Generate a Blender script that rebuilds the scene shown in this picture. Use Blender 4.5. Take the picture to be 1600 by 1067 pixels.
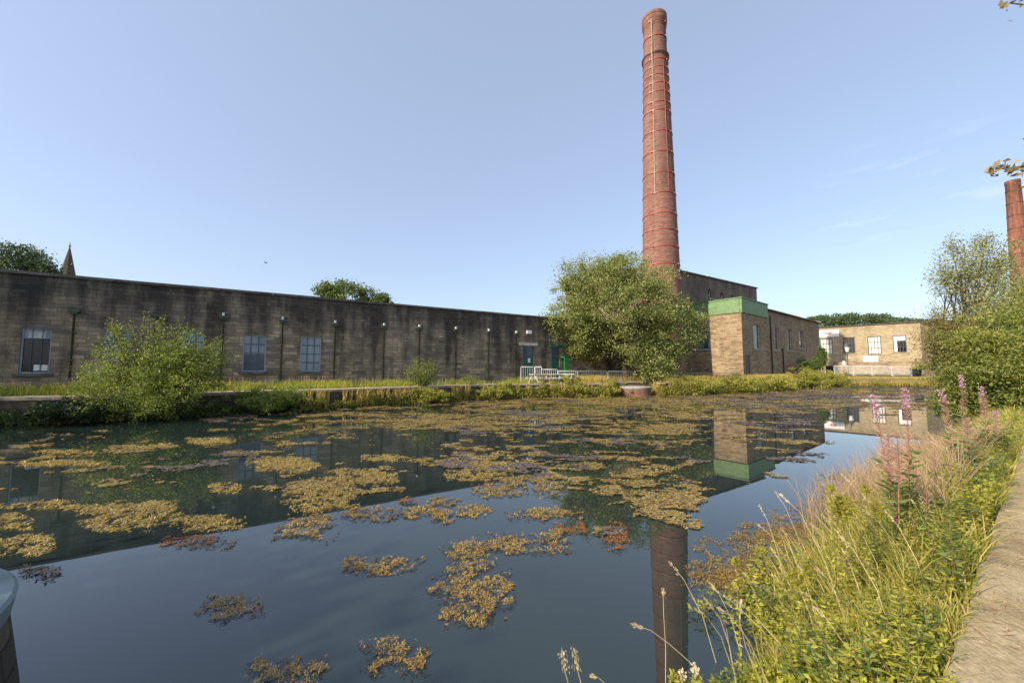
import bpy, math, random
import numpy as np
from mathutils import Vector, noise as mnoise
sc = bpy.context.scene
for o in list(bpy.data.objects): bpy.data.objects.remove(o)
R = math.radians
# ---------------------------------------------------------------- camera
CAMZ = 2.2; FPX = 600.; PITCH = math.atan(41.5 / 600)
cam = bpy.data.cameras.new('camera'); co = bpy.data.objects.new('camera', cam); sc.collection.objects.link(co)
cam.sensor_width = 36; cam.lens = 36 * FPX / 1600; cam.clip_start = .05; cam.clip_end = 4000
co.location = (0, 0, CAMZ); co.rotation_euler = (math.pi / 2 + PITCH, 0, 0)
sc.camera = co
# ---------------------------------------------------------------- sky and sun
SUN_AZ = R(-124); SUN_EL = R(33)
w = bpy.data.worlds.new("World"); sc.world = w; w.use_nodes = True
nt = w.node_tree; L = nt.links.new; bg = nt.nodes['Background']
sky = nt.nodes.new('ShaderNodeTexSky'); sky.sky_type = 'NISHITA'; sky.sun_disc = False
sky.sun_elevation = SUN_EL; sky.sun_rotation = SUN_AZ; sky.air_density = 1.0; sky.dust_density = 1.6; sky.ozone_density = 1.5
tc = nt.nodes.new('ShaderNodeTexCoord')
# faint wisps of cloud low in the sky to the right
def vdot(v):
    n = nt.nodes.new('ShaderNodeVectorMath'); n.operation = 'DOT_PRODUCT'; L(tc.outputs['Generated'], n.inputs[0]); n.inputs[1].default_value = v; return n.outputs['Value']
mp = nt.nodes.new('ShaderNodeMapping'); L(tc.outputs['Generated'], mp.inputs[0]); mp.inputs['Scale'].default_value = (5, 5, 26)
ns = nt.nodes.new('ShaderNodeTexNoise'); ns.inputs['Scale'].default_value = 1.6; ns.inputs['Detail'].default_value = 9; ns.inputs['Roughness'].default_value = .6
L(mp.outputs[0], ns.inputs[0])
def wisp(c, lo, hi):
    v = Vector(c).normalized()
    m = nt.nodes.new('ShaderNodeMapRange'); m.interpolation_type = 'SMOOTHSTEP'; L(vdot(v), m.inputs[0]); m.inputs[1].default_value = lo; m.inputs[2].default_value = hi
    return m.outputs[0]
def wm(a, b, op='MULTIPLY'):
    m = nt.nodes.new('ShaderNodeMath'); m.operation = op; m.use_clamp = True
    for i, q in enumerate((a, b)):
        if isinstance(q, (int, float)): m.inputs[i].default_value = q
        else: L(q, m.inputs[i])
    return m.outputs[0]
nr = nt.nodes.new('ShaderNodeMapRange'); L(ns.outputs[0], nr.inputs[0]); nr.inputs[1].default_value = .54; nr.inputs[2].default_value = .72
ws = wm(wisp((1.05, 1, .41), .985, .9995), wisp((1.30, 1, .45), .99, .9995), 'ADD')
ws = wm(ws, wisp((1.22, 1, .22), .985, .9995), 'ADD')
ws = wm(wm(ws, nr.outputs[0]), .32)
mixc = nt.nodes.new('ShaderNodeMixRGB'); L(ws, mixc.inputs[0]); L(sky.outputs[0], mixc.inputs[1]); mixc.inputs[2].default_value = (5.2, 5.4, 6.0, 1)
veil = nt.nodes.new('ShaderNodeMixRGB'); veil.inputs[0].default_value = .55; L(mixc.outputs[0], veil.inputs[1]); veil.inputs[2].default_value = (1.8, 2.06, 2.66, 1)
L(veil.outputs[0], bg.inputs[0]); bg.inputs[1].default_value = .15
sl = bpy.data.lights.new('sun', 'SUN'); so = bpy.data.objects.new('sun', sl); sc.collection.objects.link(so)
sl.energy = 3.6; sl.angle = R(.5); sl.color = (1, .87, .68)
SDIR = Vector((math.sin(SUN_AZ) * math.cos(SUN_EL), math.cos(SUN_AZ) * math.cos(SUN_EL), math.sin(SUN_EL)))
so.rotation_euler = SDIR.to_track_quat('Z', 'Y').to_euler(); so.location = (0, 0, 60)
sc.view_settings.view_transform = 'Standard'; sc.view_settings.look = 'None'; sc.view_settings.exposure = .95; sc.view_settings.gamma = 1
sc.cycles.max_bounces = 6; sc.cycles.transparent_max_bounces = 6
sc.cycles.use_denoising = True
try: sc.cycles.caustics_reflective = False; sc.cycles.caustics_refractive = False
except Exception: pass
rng = np.random.default_rng(7); random.seed(7)
# ---------------------------------------------------------------- survey helpers: sight lines of the photograph to points of the place
def ray(px, py):
    a = (px - 800) / FPX; b = (533.5 - py) / FPX
    return a, math.cos(PITCH) - b * math.sin(PITCH), math.sin(PITCH) + b * math.cos(PITCH)
def atz(px, py, z):
    d = ray(px, py); t = (z - CAMZ) / d[2]; return d[0] * t, d[1] * t
def aty(px, py, Y):
    d = ray(px, py); t = Y / d[1]; return d[0] * t, CAMZ + d[2] * t
def onwall(px, py, P, D):                     # sight line x vertical plane through P along D -> (distance along, height)
    d = ray(px, py)
    # t*d.xy = P + k*D
    det = d[0] * (-D[1]) + D[0] * d[1]
    t = (P[0] * (-D[1]) + D[0] * P[1]) / det
    k = (d[0] * P[1] - d[1] * P[0]) / det * -1
    k = ((d[0] * t - P[0]) * D[0] + (d[1] * t - P[1]) * D[1])
    return k, CAMZ + d[2] * t
# ---------------------------------------------------------------- materials
def mat(name): 
    m = bpy.data.materials.new(name); m.use_nodes = True
    return m, m.node_tree, m.node_tree.nodes['Principled BSDF']
def N(nt, t, **k):
    n = nt.nodes.new(t)
    for a, b in k.items():
        if a.startswith('i_'): n.inputs[a[2:].replace('_', ' ')].default_value = b
        else: setattr(n, a, b)
    return n
def ramp(nt, fac, stops):
    r = nt.nodes.new('ShaderNodeValToRGB'); nt.links.new(fac, r.inputs[0])
    e = r.color_ramp.elements
    while len(e) < len(stops): e.new(.5)
    for i, (p, c) in enumerate(stops): e[i].position = p; e[i].color = (*c, 1)
    return r.outputs[0]
def mix(nt, fac, a, b, mode='MIX'):
    m = nt.nodes.new('ShaderNodeMixRGB'); m.blend_type = mode
    for i, q in enumerate((fac, a, b)):
        if isinstance(q, (int, float)): m.inputs[i].default_value = q
        elif isinstance(q, tuple): m.inputs[i].default_value = (*q, 1)
        else: nt.links.new(q, m.inputs[i])
    return m.outputs[0]
def mth(nt, op, a, b=0.):
    m = nt.nodes.new('ShaderNodeMath'); m.operation = op
    for i, q in enumerate((a, b)):
        if isinstance(q, (int, float)): m.inputs[i].default_value = q
        else: nt.links.new(q, m.inputs[i])
    return m.outputs[0]
def mrange(nt, v, a, b, c=0., d=1.):
    m = nt.nodes.new('ShaderNodeMapRange'); nt.links.new(v, m.inputs[0])
    for i, q in enumerate((a, b, c, d)): m.inputs[i + 1].default_value = q
    return m.outputs[0]
def noisetex(nt, vec, scale, detail=4, rough=.55, mapscale=None):
    if mapscale:
        mp = N(nt, 'ShaderNodeMapping'); nt.links.new(vec, mp.inputs[0]); mp.inputs['Scale'].default_value = mapscale; vec = mp.outputs[0]
    n = N(nt, 'ShaderNodeTexNoise'); n.inputs['Scale'].default_value = scale; n.inputs['Detail'].default_value = detail; n.inputs['Roughness'].default_value = rough
    nt.links.new(vec, n.inputs[0]); return n.outputs[0]
def bump(nt, b, h, dist, strength=.6):
    n = N(nt, 'ShaderNodeBump'); n.inputs['Distance'].default_value = dist; n.inputs['Strength'].default_value = strength
    nt.links.new(h, n.inputs['Height']); nt.links.new(n.outputs[0], b.inputs['Normal'])
def plain(name, col, rough=.7, var=.25, scale=6., metal=0., spec=.5):
    m, nt, b = mat(name); g = N(nt, 'ShaderNodeNewGeometry')
    n = noisetex(nt, g.outputs['Position'], scale, 5)
    c = tuple(x * (1 - var) for x in col); d = tuple(min(1, x * (1 + var)) for x in col)
    L = nt.links.new; L(ramp(nt, n, [(.3, c), (.7, d)]), b.inputs['Base Color'])
    b.inputs['Roughness'].default_value = rough; b.inputs['Metallic'].default_value = metal; b.inputs['Specular IOR Level'].default_value = spec
    return m
def leafmat(name, cols, trans=.3, rough=.55, patch=.5, spec=.4):
    m, nt, b = mat(name); g = N(nt, 'ShaderNodeNewGeometry'); L = nt.links.new
    n = len(cols)
    v = mth(nt, 'ADD', mth(nt, 'MULTIPLY', g.outputs['Random Per Island'], .6), mth(nt, 'MULTIPLY', noisetex(nt, g.outputs['Position'], patch, 3), .55))
    v = mrange(nt, v, .1, 1.0)
    c = ramp(nt, v, [(i / max(1, n - 1), q) for i, q in enumerate(cols)])
    L(c, b.inputs['Base Color']); b.inputs['Roughness'].default_value = rough; b.inputs['Specular IOR Level'].default_value = spec
    t = N(nt, 'ShaderNodeBsdfTranslucent'); L(mix(nt, 1., c, (1.25, 1.2, .55), 'MULTIPLY'), t.inputs[0])
    ms = N(nt, 'ShaderNodeMixShader'); ms.inputs[0].default_value = trans; L(b.outputs[0], ms.inputs[1]); L(t.outputs[0], ms.inputs[2])
    L(ms.outputs[0], nt.nodes['Material Output'].inputs[0]); return m
def masonry(name, cols, bw, bh, mortar, mcol, soot=None, rough=.9, jitter=.02, top=None, bdist=.012, msize=.012):
    """coursed stone or brick on UVs in metres; soot=(height0,height1,amount) dark weathering that runs down from the top"""
    m, nt, b = mat(name); L = nt.links.new
    uv = N(nt, 'ShaderNodeUVMap').outputs[0]
    wob = N(nt, 'ShaderNodeTexNoise'); wob.inputs['Scale'].default_value = 1.7; wob.inputs['Detail'].default_value = 3; L(uv, wob.inputs[0])
    s = N(nt, 'ShaderNodeVectorMath'); s.operation = 'SUBTRACT'; L(wob.outputs['Color'], s.inputs[0]); s.inputs[1].default_value = (.5, .5, .5)
    s2 = N(nt, 'ShaderNodeVectorMath'); s2.operation = 'SCALE'; L(s.outputs[0], s2.inputs[0]); s2.inputs['Scale'].default_value = jitter * 4
    ad = N(nt, 'ShaderNodeVectorMath'); ad.operation = 'ADD'; L(uv, ad.inputs[0]); L(s2.outputs[0], ad.inputs[1])
    br = N(nt, 'ShaderNodeTexBrick'); L(ad.outputs[0], br.inputs[0]); br.offset = .5; br.squash = .8; br.squash_frequency = 3
    for k, v in dict(Scale=1., Mortar_Size=msize, Mortar_Smooth=.3, Bias=0., Brick_Width=bw, Row_Height=bh).items(): br.inputs[k.replace('_', ' ')].default_value = v
    br.inputs['Color1'].default_value = (0, 0, 0, 1); br.inputs['Color2'].default_value = (1, 1, 1, 1); br.inputs['Mortar'].default_value = (.5, .5, .5, 1)
    br2 = N(nt, 'ShaderNodeTexBrick'); L(ad.outputs[0], br2.inputs[0]); br2.offset = .37; br2.squash = .8; br2.squash_frequency = 3
    for k, v in dict(Scale=1., Mortar_Size=0., Bias=0., Brick_Width=bw * 2.7, Row_Height=bh).items(): br2.inputs[k.replace('_', ' ')].default_value = v
    br2.inputs['Color1'].default_value = (0, 0, 0, 1); br2.inputs['Color2'].default_value = (1, 1, 1, 1)
    v = mth(nt, 'ADD', mth(nt, 'MULTIPLY', br.outputs['Color'], .45), mth(nt, 'MULTIPLY', br2.outputs['Color'], .25))
    big = noisetex(nt, uv, .35, 5, .6)
    v = mth(nt, 'ADD', v, mth(nt, 'MULTIPLY', big, .5))
    v = mrange(nt, v, .2, 1.0)
    c = ramp(nt, v, [(i / (len(cols) - 1), q) for i, q in enumerate(cols)])
    fine = noisetex(nt, uv, 14, 6, .7)
    c = mix(nt, .55, c, ramp(nt, fine, [(.3, (.55, .55, .55)), (.7, (1.25, 1.25, 1.25))]), 'MULTIPLY')
    c = mix(nt, mth(nt, 'MULTIPLY', br.outputs['Fac'], mortar), c, mcol)
    if soot:
        h0, h1, amt = soot
        sp = N(nt, 'ShaderNodeSeparateXYZ'); L(uv, sp.inputs[0])
        st = noisetex(nt, uv, 1., 6, .62, (.95, .13, 1)); st2 = noisetex(nt, uv, 1., 7, .68, (.9, .6, 1))
        blk = noisetex(nt, br2.outputs['Color'], 3, 0)
        hgt = mrange(nt, sp.outputs[1], h0, h1)
        f = mth(nt, 'ADD', mth(nt, 'MULTIPLY', st, 1.55), mth(nt, 'MULTIPLY', st2, .7))
        f = mth(nt, 'ADD', f, mth(nt, 'SUBTRACT', mth(nt, 'MULTIPLY', hgt, .46), .37))
        f = mth(nt, 'ADD', f, mth(nt, 'MULTIPLY', br.outputs['Color'], .18))
        f = mrange(nt, f, .95, 1.27)
        f = mth(nt, 'MULTIPLY', f, amt)
        c = mix(nt, f, c, (.018, .016, .02))
    L(c, b.inputs['Base Color']); b.inputs['Roughness'].default_value = rough; b.inputs['Specular IOR Level'].default_value = .25
    hh = mth(nt, 'ADD', mth(nt, 'MULTIPLY', mth(nt, 'SUBTRACT', 1., br.outputs['Fac']), .6), mth(nt, 'MULTIPLY', fine, .8))
    hh = mth(nt, 'ADD', hh, mth(nt, 'MULTIPLY', br.outputs['Color'], .4))
    bump(nt, b, hh, bdist, .9)
    return m
M = {}
M['shed_stone'] = masonry('shed_stone', [(.10, .088, .078), (.20, .168, .13), (.33, .27, .19), (.48, .40, .29)], .55, .2, .6, (.05, .043, .04), soot=(1.0, 7.2, .8), jitter=.045)
M['annex_stone'] = masonry('annex_stone', [(.15, .105, .07), (.27, .195, .12), (.38, .28, .175), (.46, .36, .23)], .46, .17, .5, (.12, .09, .06), soot=(4, 18, .25))
M['hall_stone'] = masonry('hall_stone', [(.14, .11, .09), (.22, .17, .125), (.31, .24, .16)], .5, .2, .5, (.1, .08, .06), soot=(11, 19, .6))
M['far_stone'] = masonry('far_stone', [(.27, .21, .13), (.39, .31, .20), (.50, .41, .27)], .6, .26, .4, (.2, .15, .09), soot=(6, 15, .22))
M['chimney_brick'] = masonry('chimney_brick', [(.13, .056, .044), (.21, .10, .076), (.28, .145, .11), (.35, .205, .155)], .34, .12, .5, (.2, .13, .11), soot=(10, 70, .3), jitter=.004, bdist=.008, msize=.01)
M['dark_brick'] = masonry('dark_brick', [(.15, .06, .04), (.27, .11, .075), (.35, .16, .11)], .34, .12, .5, (.14, .08, .06), soot=(20, 50, .6), jitter=.004, bdist=.008)
M['drum_brick'] = masonry('drum_brick', [(.12, .06, .045), (.22, .11, .08), (.3, .16, .12)], .225, .075, .7, (.16, .12, .1), jitter=.003, bdist=.006, msize=.008)
M['bank_stone'] = masonry('bank_stone', [(.05, .042, .03), (.10, .08, .055), (.17, .13, .09)], .5, .2, .8, (.03, .025, .02))
M['coping'] = plain('coping', (.10, .09, .085), .9, .5, 2.5)
M['concrete'] = plain('concrete', (.33, .33, .32), .85, .3, 3)
M['cap_shaded'] = plain('cap_shaded', (.17, .22, .22), .85, .3, 3)  # darker, cooler concrete: shade on the near drum put into the colour
M['kerbstone'] = plain('kerbstone', (.30, .25, .18), .9, .3, 5)
M['green_paint'] = plain('green_paint', (.14, .235, .10), .55, .22, 2.5)
M['door_green'] = plain('door_green', (.01, .10, .055), .4, .2, 2)
M['bright_green'] = plain('bright_green', (.01, .19, .05), .35, .15, 2)
M['pipe'] = plain('pipe', (.055, .068, .042), .6, .4, 4)
M['band_red'] = plain('band_red', (.34, .06, .045), .45, .2, 3)
M['band_dark'] = plain('band_dark', (.07, .035, .03), .6, .2, 3)
M['white_paint'] = plain('white_paint', (.72, .73, .74), .45, .08, 3)
M['galv'] = plain('galv', (.42, .42, .42), .4, .15, 8, .5)
M['bar_blue'] = plain('bar_blue', (.06, .09, .13), .5, .15, 4)
M['frame_blue'] = plain('frame_blue', (.30, .36, .44), .5, .15, 4)
M['frame_dark'] = plain('frame_dark', (.05, .055, .06), .5, .2, 4)
M['slate'] = plain('slate', (.15, .145, .145), .6, .3, 1.2)
M['roof_felt'] = plain('roof_felt', (.10, .10, .105), .8, .3, 1.2)
M['timber'] = plain('timber', (.15, .115, .08), .85, .4, 3)
M['red_mark'] = plain('red_mark', (.5, .05, .05), .5, .1, 3)
M['dark'] = plain('dark', (.006, .006, .008), .5, .2, 2)
M['bin'] = plain('bin', (.02, .035, .09), .4, .2, 3)
M['bark'] = plain('bark', (.07, .055, .04), .95, .5, 9)
M['stalk'] = plain('stalk', (.16, .13, .05), .8, .35, 9)
M['stalk_red'] = plain('stalk_red', (.30, .12, .09), .7, .3, 9)
M['straw'] = plain('straw', (.55, .44, .27), .8, .2, 9)
M['path_dust'] = plain('path_dust', (.42, .36, .24), .95, .25, 1.5)
M['ash'] = plain('ash', (.5, .48, .45), .6, .2, 3)
def panemat(name, col, rough=.06):
    m, nt, b = mat(name); uv = N(nt, 'ShaderNodeNewGeometry').outputs['Position']
    n = noisetex(nt, uv, .8, 3)
    nt.links.new(ramp(nt, n, [(.35, tuple(x * .8 for x in col)), (.65, tuple(min(1, x * 1.15) for x in col))]), b.inputs['Base Color'])
    b.inputs['Roughness'].default_value = rough; b.inputs['IOR'].default_value = 1.5; return m
M['pane_pale'] = panemat('pane_pale', (.22, .27, .31), .12)
M['pane_mid'] = panemat('pane_mid', (.05, .07, .10), .08)
M['pane_dark'] = panemat('pane_dark', (.012, .013, .018), .05)
M['pane_white'] = panemat('pane_white', (.75, .73, .66), .1)
M['leaf_tree'] = leafmat('leaf_tree', [(0.078, 0.103, 0.033), (0.172, 0.216, 0.064), (0.293, 0.319, 0.101), (0.448, 0.431, 0.156)], .3)
M['leaf_bush'] = leafmat('leaf_bush', [(0.047, 0.078, 0.027), (0.121, 0.182, 0.042), (0.27, 0.325, 0.068), (0.459, 0.468, 0.12)], .35)
M['leaf_birch'] = leafmat('leaf_birch', [(0.09, 0.102, 0.034), (0.195, 0.221, 0.076), (0.33, 0.323, 0.136), (0.45, 0.425, 0.204)], .3)
M['leaf_brown'] = leafmat('leaf_brown', [(0.112, 0.096, 0.032), (0.224, 0.192, 0.064), (0.364, 0.288, 0.112)], .3)
M['leaf_right'] = leafmat('leaf_right', [(0.041, 0.074, 0.019), (0.124, 0.158, 0.035), (0.248, 0.284, 0.056), (0.441, 0.399, 0.112)], .35)
M['leaf_far'] = leafmat('leaf_far', [(0.033, 0.06, 0.026), (0.075, 0.12, 0.048), (0.135, 0.18, 0.08)], .2, patch=.12)
M['leaf_hedge'] = leafmat('leaf_hedge', [(.05, .08, .02), (.11, .16, .035), (.18, .24, .05)], .25)
M['leaf_dark'] = leafmat('leaf_dark', [(.015, .03, .012), (.03, .055, .02), (.05, .085, .03)], .2)
M['bank_green'] = leafmat('bank_green', [(0.095, 0.112, 0.025), (0.216, 0.238, 0.042), (0.378, 0.364, 0.063), (0.54, 0.476, 0.112)], .3, patch=.9)
M['grass_lawn'] = leafmat('grass_lawn', [(0.135, 0.203, 0.024), (0.27, 0.338, 0.042), (0.459, 0.459, 0.084), (0.608, 0.513, 0.168)], .35, patch=.6)
M['grass_seed'] = leafmat('grass_seed', [(0.312, 0.216, 0.132), (0.432, 0.3, 0.192), (0.528, 0.396, 0.252)], .3, patch=.6)
M['grass_bank'] = leafmat('grass_bank', [(.10, .13, .02), (.24, .27, .04), (.44, .40, .10), (.58, .47, .2)], .4, patch=1.3)
M['grass_gold'] = leafmat('grass_gold', [(.28, .22, .06), (.48, .37, .11), (.62, .48, .2)], .4, patch=1.5)
M['straw_leaf'] = leafmat('straw_leaf', [(.38, .30, .17), (.55, .45, .28), (.66, .56, .38)], .3)
M['leaf_lime'] = leafmat('leaf_lime', [(0.119, 0.16, 0.019), (0.289, 0.32, 0.032), (0.468, 0.448, 0.064), (0.561, 0.48, 0.112)], .42, patch=2.5)
M['leaf_herb'] = leafmat('leaf_herb', [(0.042, 0.083, 0.022), (0.096, 0.154, 0.036), (0.192, 0.242, 0.06), (0.336, 0.308, 0.084)], .35, patch=2.5)
M['leaf_deep'] = leafmat('leaf_deep', [(.025, .055, .015), (.06, .11, .025), (.12, .17, .04), (.2, .22, .06)], .3, patch=2.5)
M['leaf_feather'] = leafmat('leaf_feather', [(0.18, 0.198, 0.026), (0.342, 0.324, 0.039), (0.495, 0.432, 0.078)], .4)
M['pink'] = leafmat('pink', [(.48, .22, .42), (.58, .33, .52), (.66, .45, .6)], .35)
M['pod'] = leafmat('pod', [(0.36, 0.182, 0.156), (0.5, 0.308, 0.26), (0.6, 0.476, 0.364)], .3)
M['cream'] = leafmat('cream', [(.6, .52, .36), (.75, .68, .5)], .3)
M['weed'] = leafmat('weed', [(.13, .075, .014), (.31, .20, .035), (.50, .36, .08), (.66, .53, .19)], .25, patch=1.6, spec=.6)
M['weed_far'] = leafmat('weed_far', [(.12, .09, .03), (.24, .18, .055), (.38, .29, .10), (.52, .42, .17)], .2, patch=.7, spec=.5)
M['weed_red'] = leafmat('weed_red', [(.16, .05, .02), (.32, .13, .04), (.44, .22, .07)], .25, patch=1.6)
M['weed_under'] = leafmat('weed_under', [(.03, .022, .012), (.06, .042, .02), (.10, .07, .03)], .1, patch=1.6)
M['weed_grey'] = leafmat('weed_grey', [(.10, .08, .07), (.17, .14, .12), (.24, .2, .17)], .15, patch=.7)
M['ov_leaf'] = leafmat('ov_leaf', [(.10, .10, .04), (.24, .20, .10), (.42, .34, .22), (.45, .22, .14)], .35, patch=3)
# water
m, nt, b = mat('pond_water'); L = nt.links.new
g = N(nt, 'ShaderNodeNewGeometry')
mur = noisetex(nt, g.outputs['Position'], .25, 3)
L(ramp(nt, mur, [(.3, (.012, .021, .022)), (.7, (.022, .033, .026))]), b.inputs['Base Color'])
b.inputs['Roughness'].default_value = .01; b.inputs['IOR'].default_value = 1.72
rp = noisetex(nt, g.outputs['Position'], 1.1, 3, .5); bump(nt, b, rp, .0015, .2)
M['water'] = m
# ground
m, nt, b = mat('ground_soil'); L = nt.links.new; g = N(nt, 'ShaderNodeNewGeometry')
a1 = noisetex(nt, g.outputs['Position'], .5, 6, .65); a2 = noisetex(nt, g.outputs['Position'], 18, 5, .7)
c = ramp(nt, a1, [(.3, (.07, .075, .025)), (.5, (.13, .12, .045)), (.7, (.22, .18, .09))])
c = mix(nt, .6, c, ramp(nt, a2, [(.3, (.5, .5, .5)), (.7, (1.3, 1.3, 1.2))]), 'MULTIPLY')
L(c, b.inputs['Base Color']); b.inputs['Roughness'].default_value = .95; bump(nt, b, a2, .02, .8); M['ground'] = m
# trodden path by the camera, strewn with dry cuttings
m, nt, b = mat('trodden_path'); L = nt.links.new; g = N(nt, 'ShaderNodeNewGeometry')
a1 = noisetex(nt, g.outputs['Position'], 1.6, 6, .65); a2 = noisetex(nt, g.outputs['Position'], 40, 6, .75); a3 = noisetex(nt, g.outputs['Position'], 1, 6, .7, (60, 9, 9))
c = ramp(nt, a1, [(.3, (.26, .20, .11)), (.5, (.42, .34, .21)), (.7, (.54, .46, .31))])
c = mix(nt, .7, c, ramp(nt, a2, [(.3, (.45, .42, .38)), (.7, (1.35, 1.35, 1.3))]), 'MULTIPLY')
c = mix(nt, .5, c, ramp(nt, a3, [(.35, (.6, .55, .5)), (.65, (1.3, 1.3, 1.2))]), 'MULTIPLY')
L(c, b.inputs['Base Color']); b.inputs['Roughness'].default_value = .95; bump(nt, b, mth(nt, 'ADD', a2, a3), .015, .9); M['path'] = m
# ---------------------------------------------------------------- mesh helpers
COL = sc.collection
class MB:
    def __init__(s): s.v = []; s.f = []; s.uv = []; s.m = []; s.smooth = []
    def face(s, pts, uv=None, mi=0, sm=False):
        n = len(s.v); s.v += [tuple(p) for p in pts]; s.f.append(tuple(range(n, n + len(pts)))); s.m.append(mi); s.smooth.append(sm)
        if uv is None:
            a, b_, c_ = Vector(pts[0]), Vector(pts[1]), Vector(pts[-1]); nn = (b_ - a).cross(c_ - a)
            ax = max(range(3), key=lambda i: abs(nn[i])) if nn.length > 0 else 2
            if ax == 2: uv = [(p[0], p[1]) for p in pts]
            else:
                h = Vector((-nn[1], nn[0], 0)); h = h.normalized() if h.length > 0 else Vector((1, 0, 0))
                uv = [(p[0] * h[0] + p[1] * h[1], p[2]) for p in pts]
        s.uv += [tuple(q) for q in uv]
    def box(s, c, size, ang=0., mi=0, tilt=None):
        """box centred at c (x,y,z), size (along, across, up), turned by ang about z"""
        ca, sa = math.cos(ang), math.sin(ang); hx, hy, hz = size[0] / 2, size[1] / 2, size[2] / 2
        P = []
        for dz in (-hz, hz):
            for dx, dy in ((-hx, -hy), (hx, -hy), (hx, hy), (-hx, hy)):
                P.append((c[0] + dx * ca - dy * sa, c[1] + dx * sa + dy * ca, c[2] + dz))
        for q in ((0, 1, 5, 4), (1, 2, 6, 5), (2, 3, 7, 6), (3, 0, 4, 7), (4, 5, 6, 7), (3, 2, 1, 0)): s.face([P[i] for i in q], mi=mi)
        return s
    def tube(s, path, rad, seg=6, mi=0, cap=True):
        path = [Vector(p) for p in path]; n0 = len(s.v); rings = len(path)
        if isinstance(rad, (int, float)): rad = [rad] * rings
        up = Vector((0.13, .21, 1)).normalized(); dist = 0
        for i, p in enumerate(path):
            t = (path[min(i + 1, rings - 1)] - path[max(i - 1, 0)]).normalized()
            a = t.cross(up); a = a.normalized() if a.length > 1e-3 else Vector((1, 0, 0)); b_ = t.cross(a)
            for k in range(seg):
                q = p + (a * math.cos(2 * math.pi * k / seg) + b_ * math.sin(2 * math.pi * k / seg)) * rad[i]
                s.v.append(tuple(q))
        for i in range(rings - 1):
            for k in range(seg):
                a = n0 + i * seg + k; b_ = n0 + i * seg + (k + 1) % seg
                s.f.append((a, b_, b_ + seg, a + seg)); s.m.append(mi); s.smooth.append(seg > 4)
                s.uv += [(k / seg, i), ((k + 1) / seg, i), ((k + 1) / seg, i + 1), (k / seg, i + 1)]
        if cap:
            for i0 in (n0, n0 + (rings - 1) * seg):
                s.f.append(tuple(range(i0, i0 + seg))); s.m.append(mi); s.smooth.append(False); s.uv += [(0, 0)] * seg
        return s
    def lathe(s, c, prof, seg=48, mi=0, mis=None, rref=None, sm=True):
        n0 = len(s.v); rref = rref or max(r for r, z in prof)
        for r, z in prof:
            for k in range(seg): s.v.append((c[0] + r * math.cos(2 * math.pi * k / seg), c[1] + r * math.sin(2 * math.pi * k / seg), z))
        for i in range(len(prof) - 1):
            for k in range(seg):
                a = n0 + i * seg + k; b_ = n0 + i * seg + (k + 1) % seg
                s.f.append((a, b_, b_ + seg, a + seg)); s.m.append(mis[i] if mis else mi); s.smooth.append(sm)
                u0, u1 = 2 * math.pi * k / seg * rref, 2 * math.pi * (k + 1) / seg * rref
                s.uv += [(u0, prof[i][1]), (u1, prof[i][1]), (u1, prof[i + 1][1]), (u0, prof[i + 1][1])]
        return s
    def disc(s, c, r, z, seg=48, mi=0):
        s.face([(c[0] + r * math.cos(2 * math.pi * k / seg), c[1] + r * math.sin(2 * math.pi * k / seg), z) for k in range(seg)], mi=mi); return s
    def build(s, name, mats, parent=None, loc=None):
        me = bpy.data.meshes.new(name); me.from_pydata(s.v, [], s.f)
        ul = me.uv_layers.new(name='UVMap'); ul.data.foreach_set('uv', np.array(s.uv, dtype=np.float32).ravel())
        if not isinstance(mats, (list, tuple)): mats = [mats]
        for q in mats: me.materials.append(M[q] if isinstance(q, str) else q)
        me.polygons.foreach_set('material_index', s.m); me.polygons.foreach_set('use_smooth', s.smooth); me.update()
        return link(name, me, parent, loc)
def link(name, me, parent=None, loc=None):
    o = bpy.data.objects.new(name, me); COL.objects.link(o)
    if parent is not None:
        o.parent = parent; o.matrix_parent_inverse.identity()
        # mesh data is in world coordinates: take the parent's place off
        if me is not None and (Vector(parent_loc(parent)).length > 0): 
            pl = Vector(parent_loc(parent))
            n = len(me.vertices); a = np.empty(n * 3, dtype=np.float32); me.vertices.foreach_get('co', a); a = a.reshape(-1, 3) - np.array(pl, dtype=np.float32); me.vertices.foreach_set('co', a.ravel()); me.update()
    return o
def parent_loc(o):
    v = Vector((0, 0, 0))
    while o is not None: v = v + o.location; o = o.parent
    return tuple(v)
def thing(name, label, cat, loc=(0, 0, 0), group=None):
    o = bpy.data.objects.new(name, None); COL.objects.link(o); o.location = loc; o.empty_display_size = .3
    o['label'] = label; o['category'] = cat
    if group: o['group'] = group
    return o
def tag(o, label=None, cat=None, group=None, kind=None):
    if label: o['label'] = label
    if cat: o['category'] = cat
    if group: o['group'] = group
    if kind: o['kind'] = kind
    return o
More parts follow.
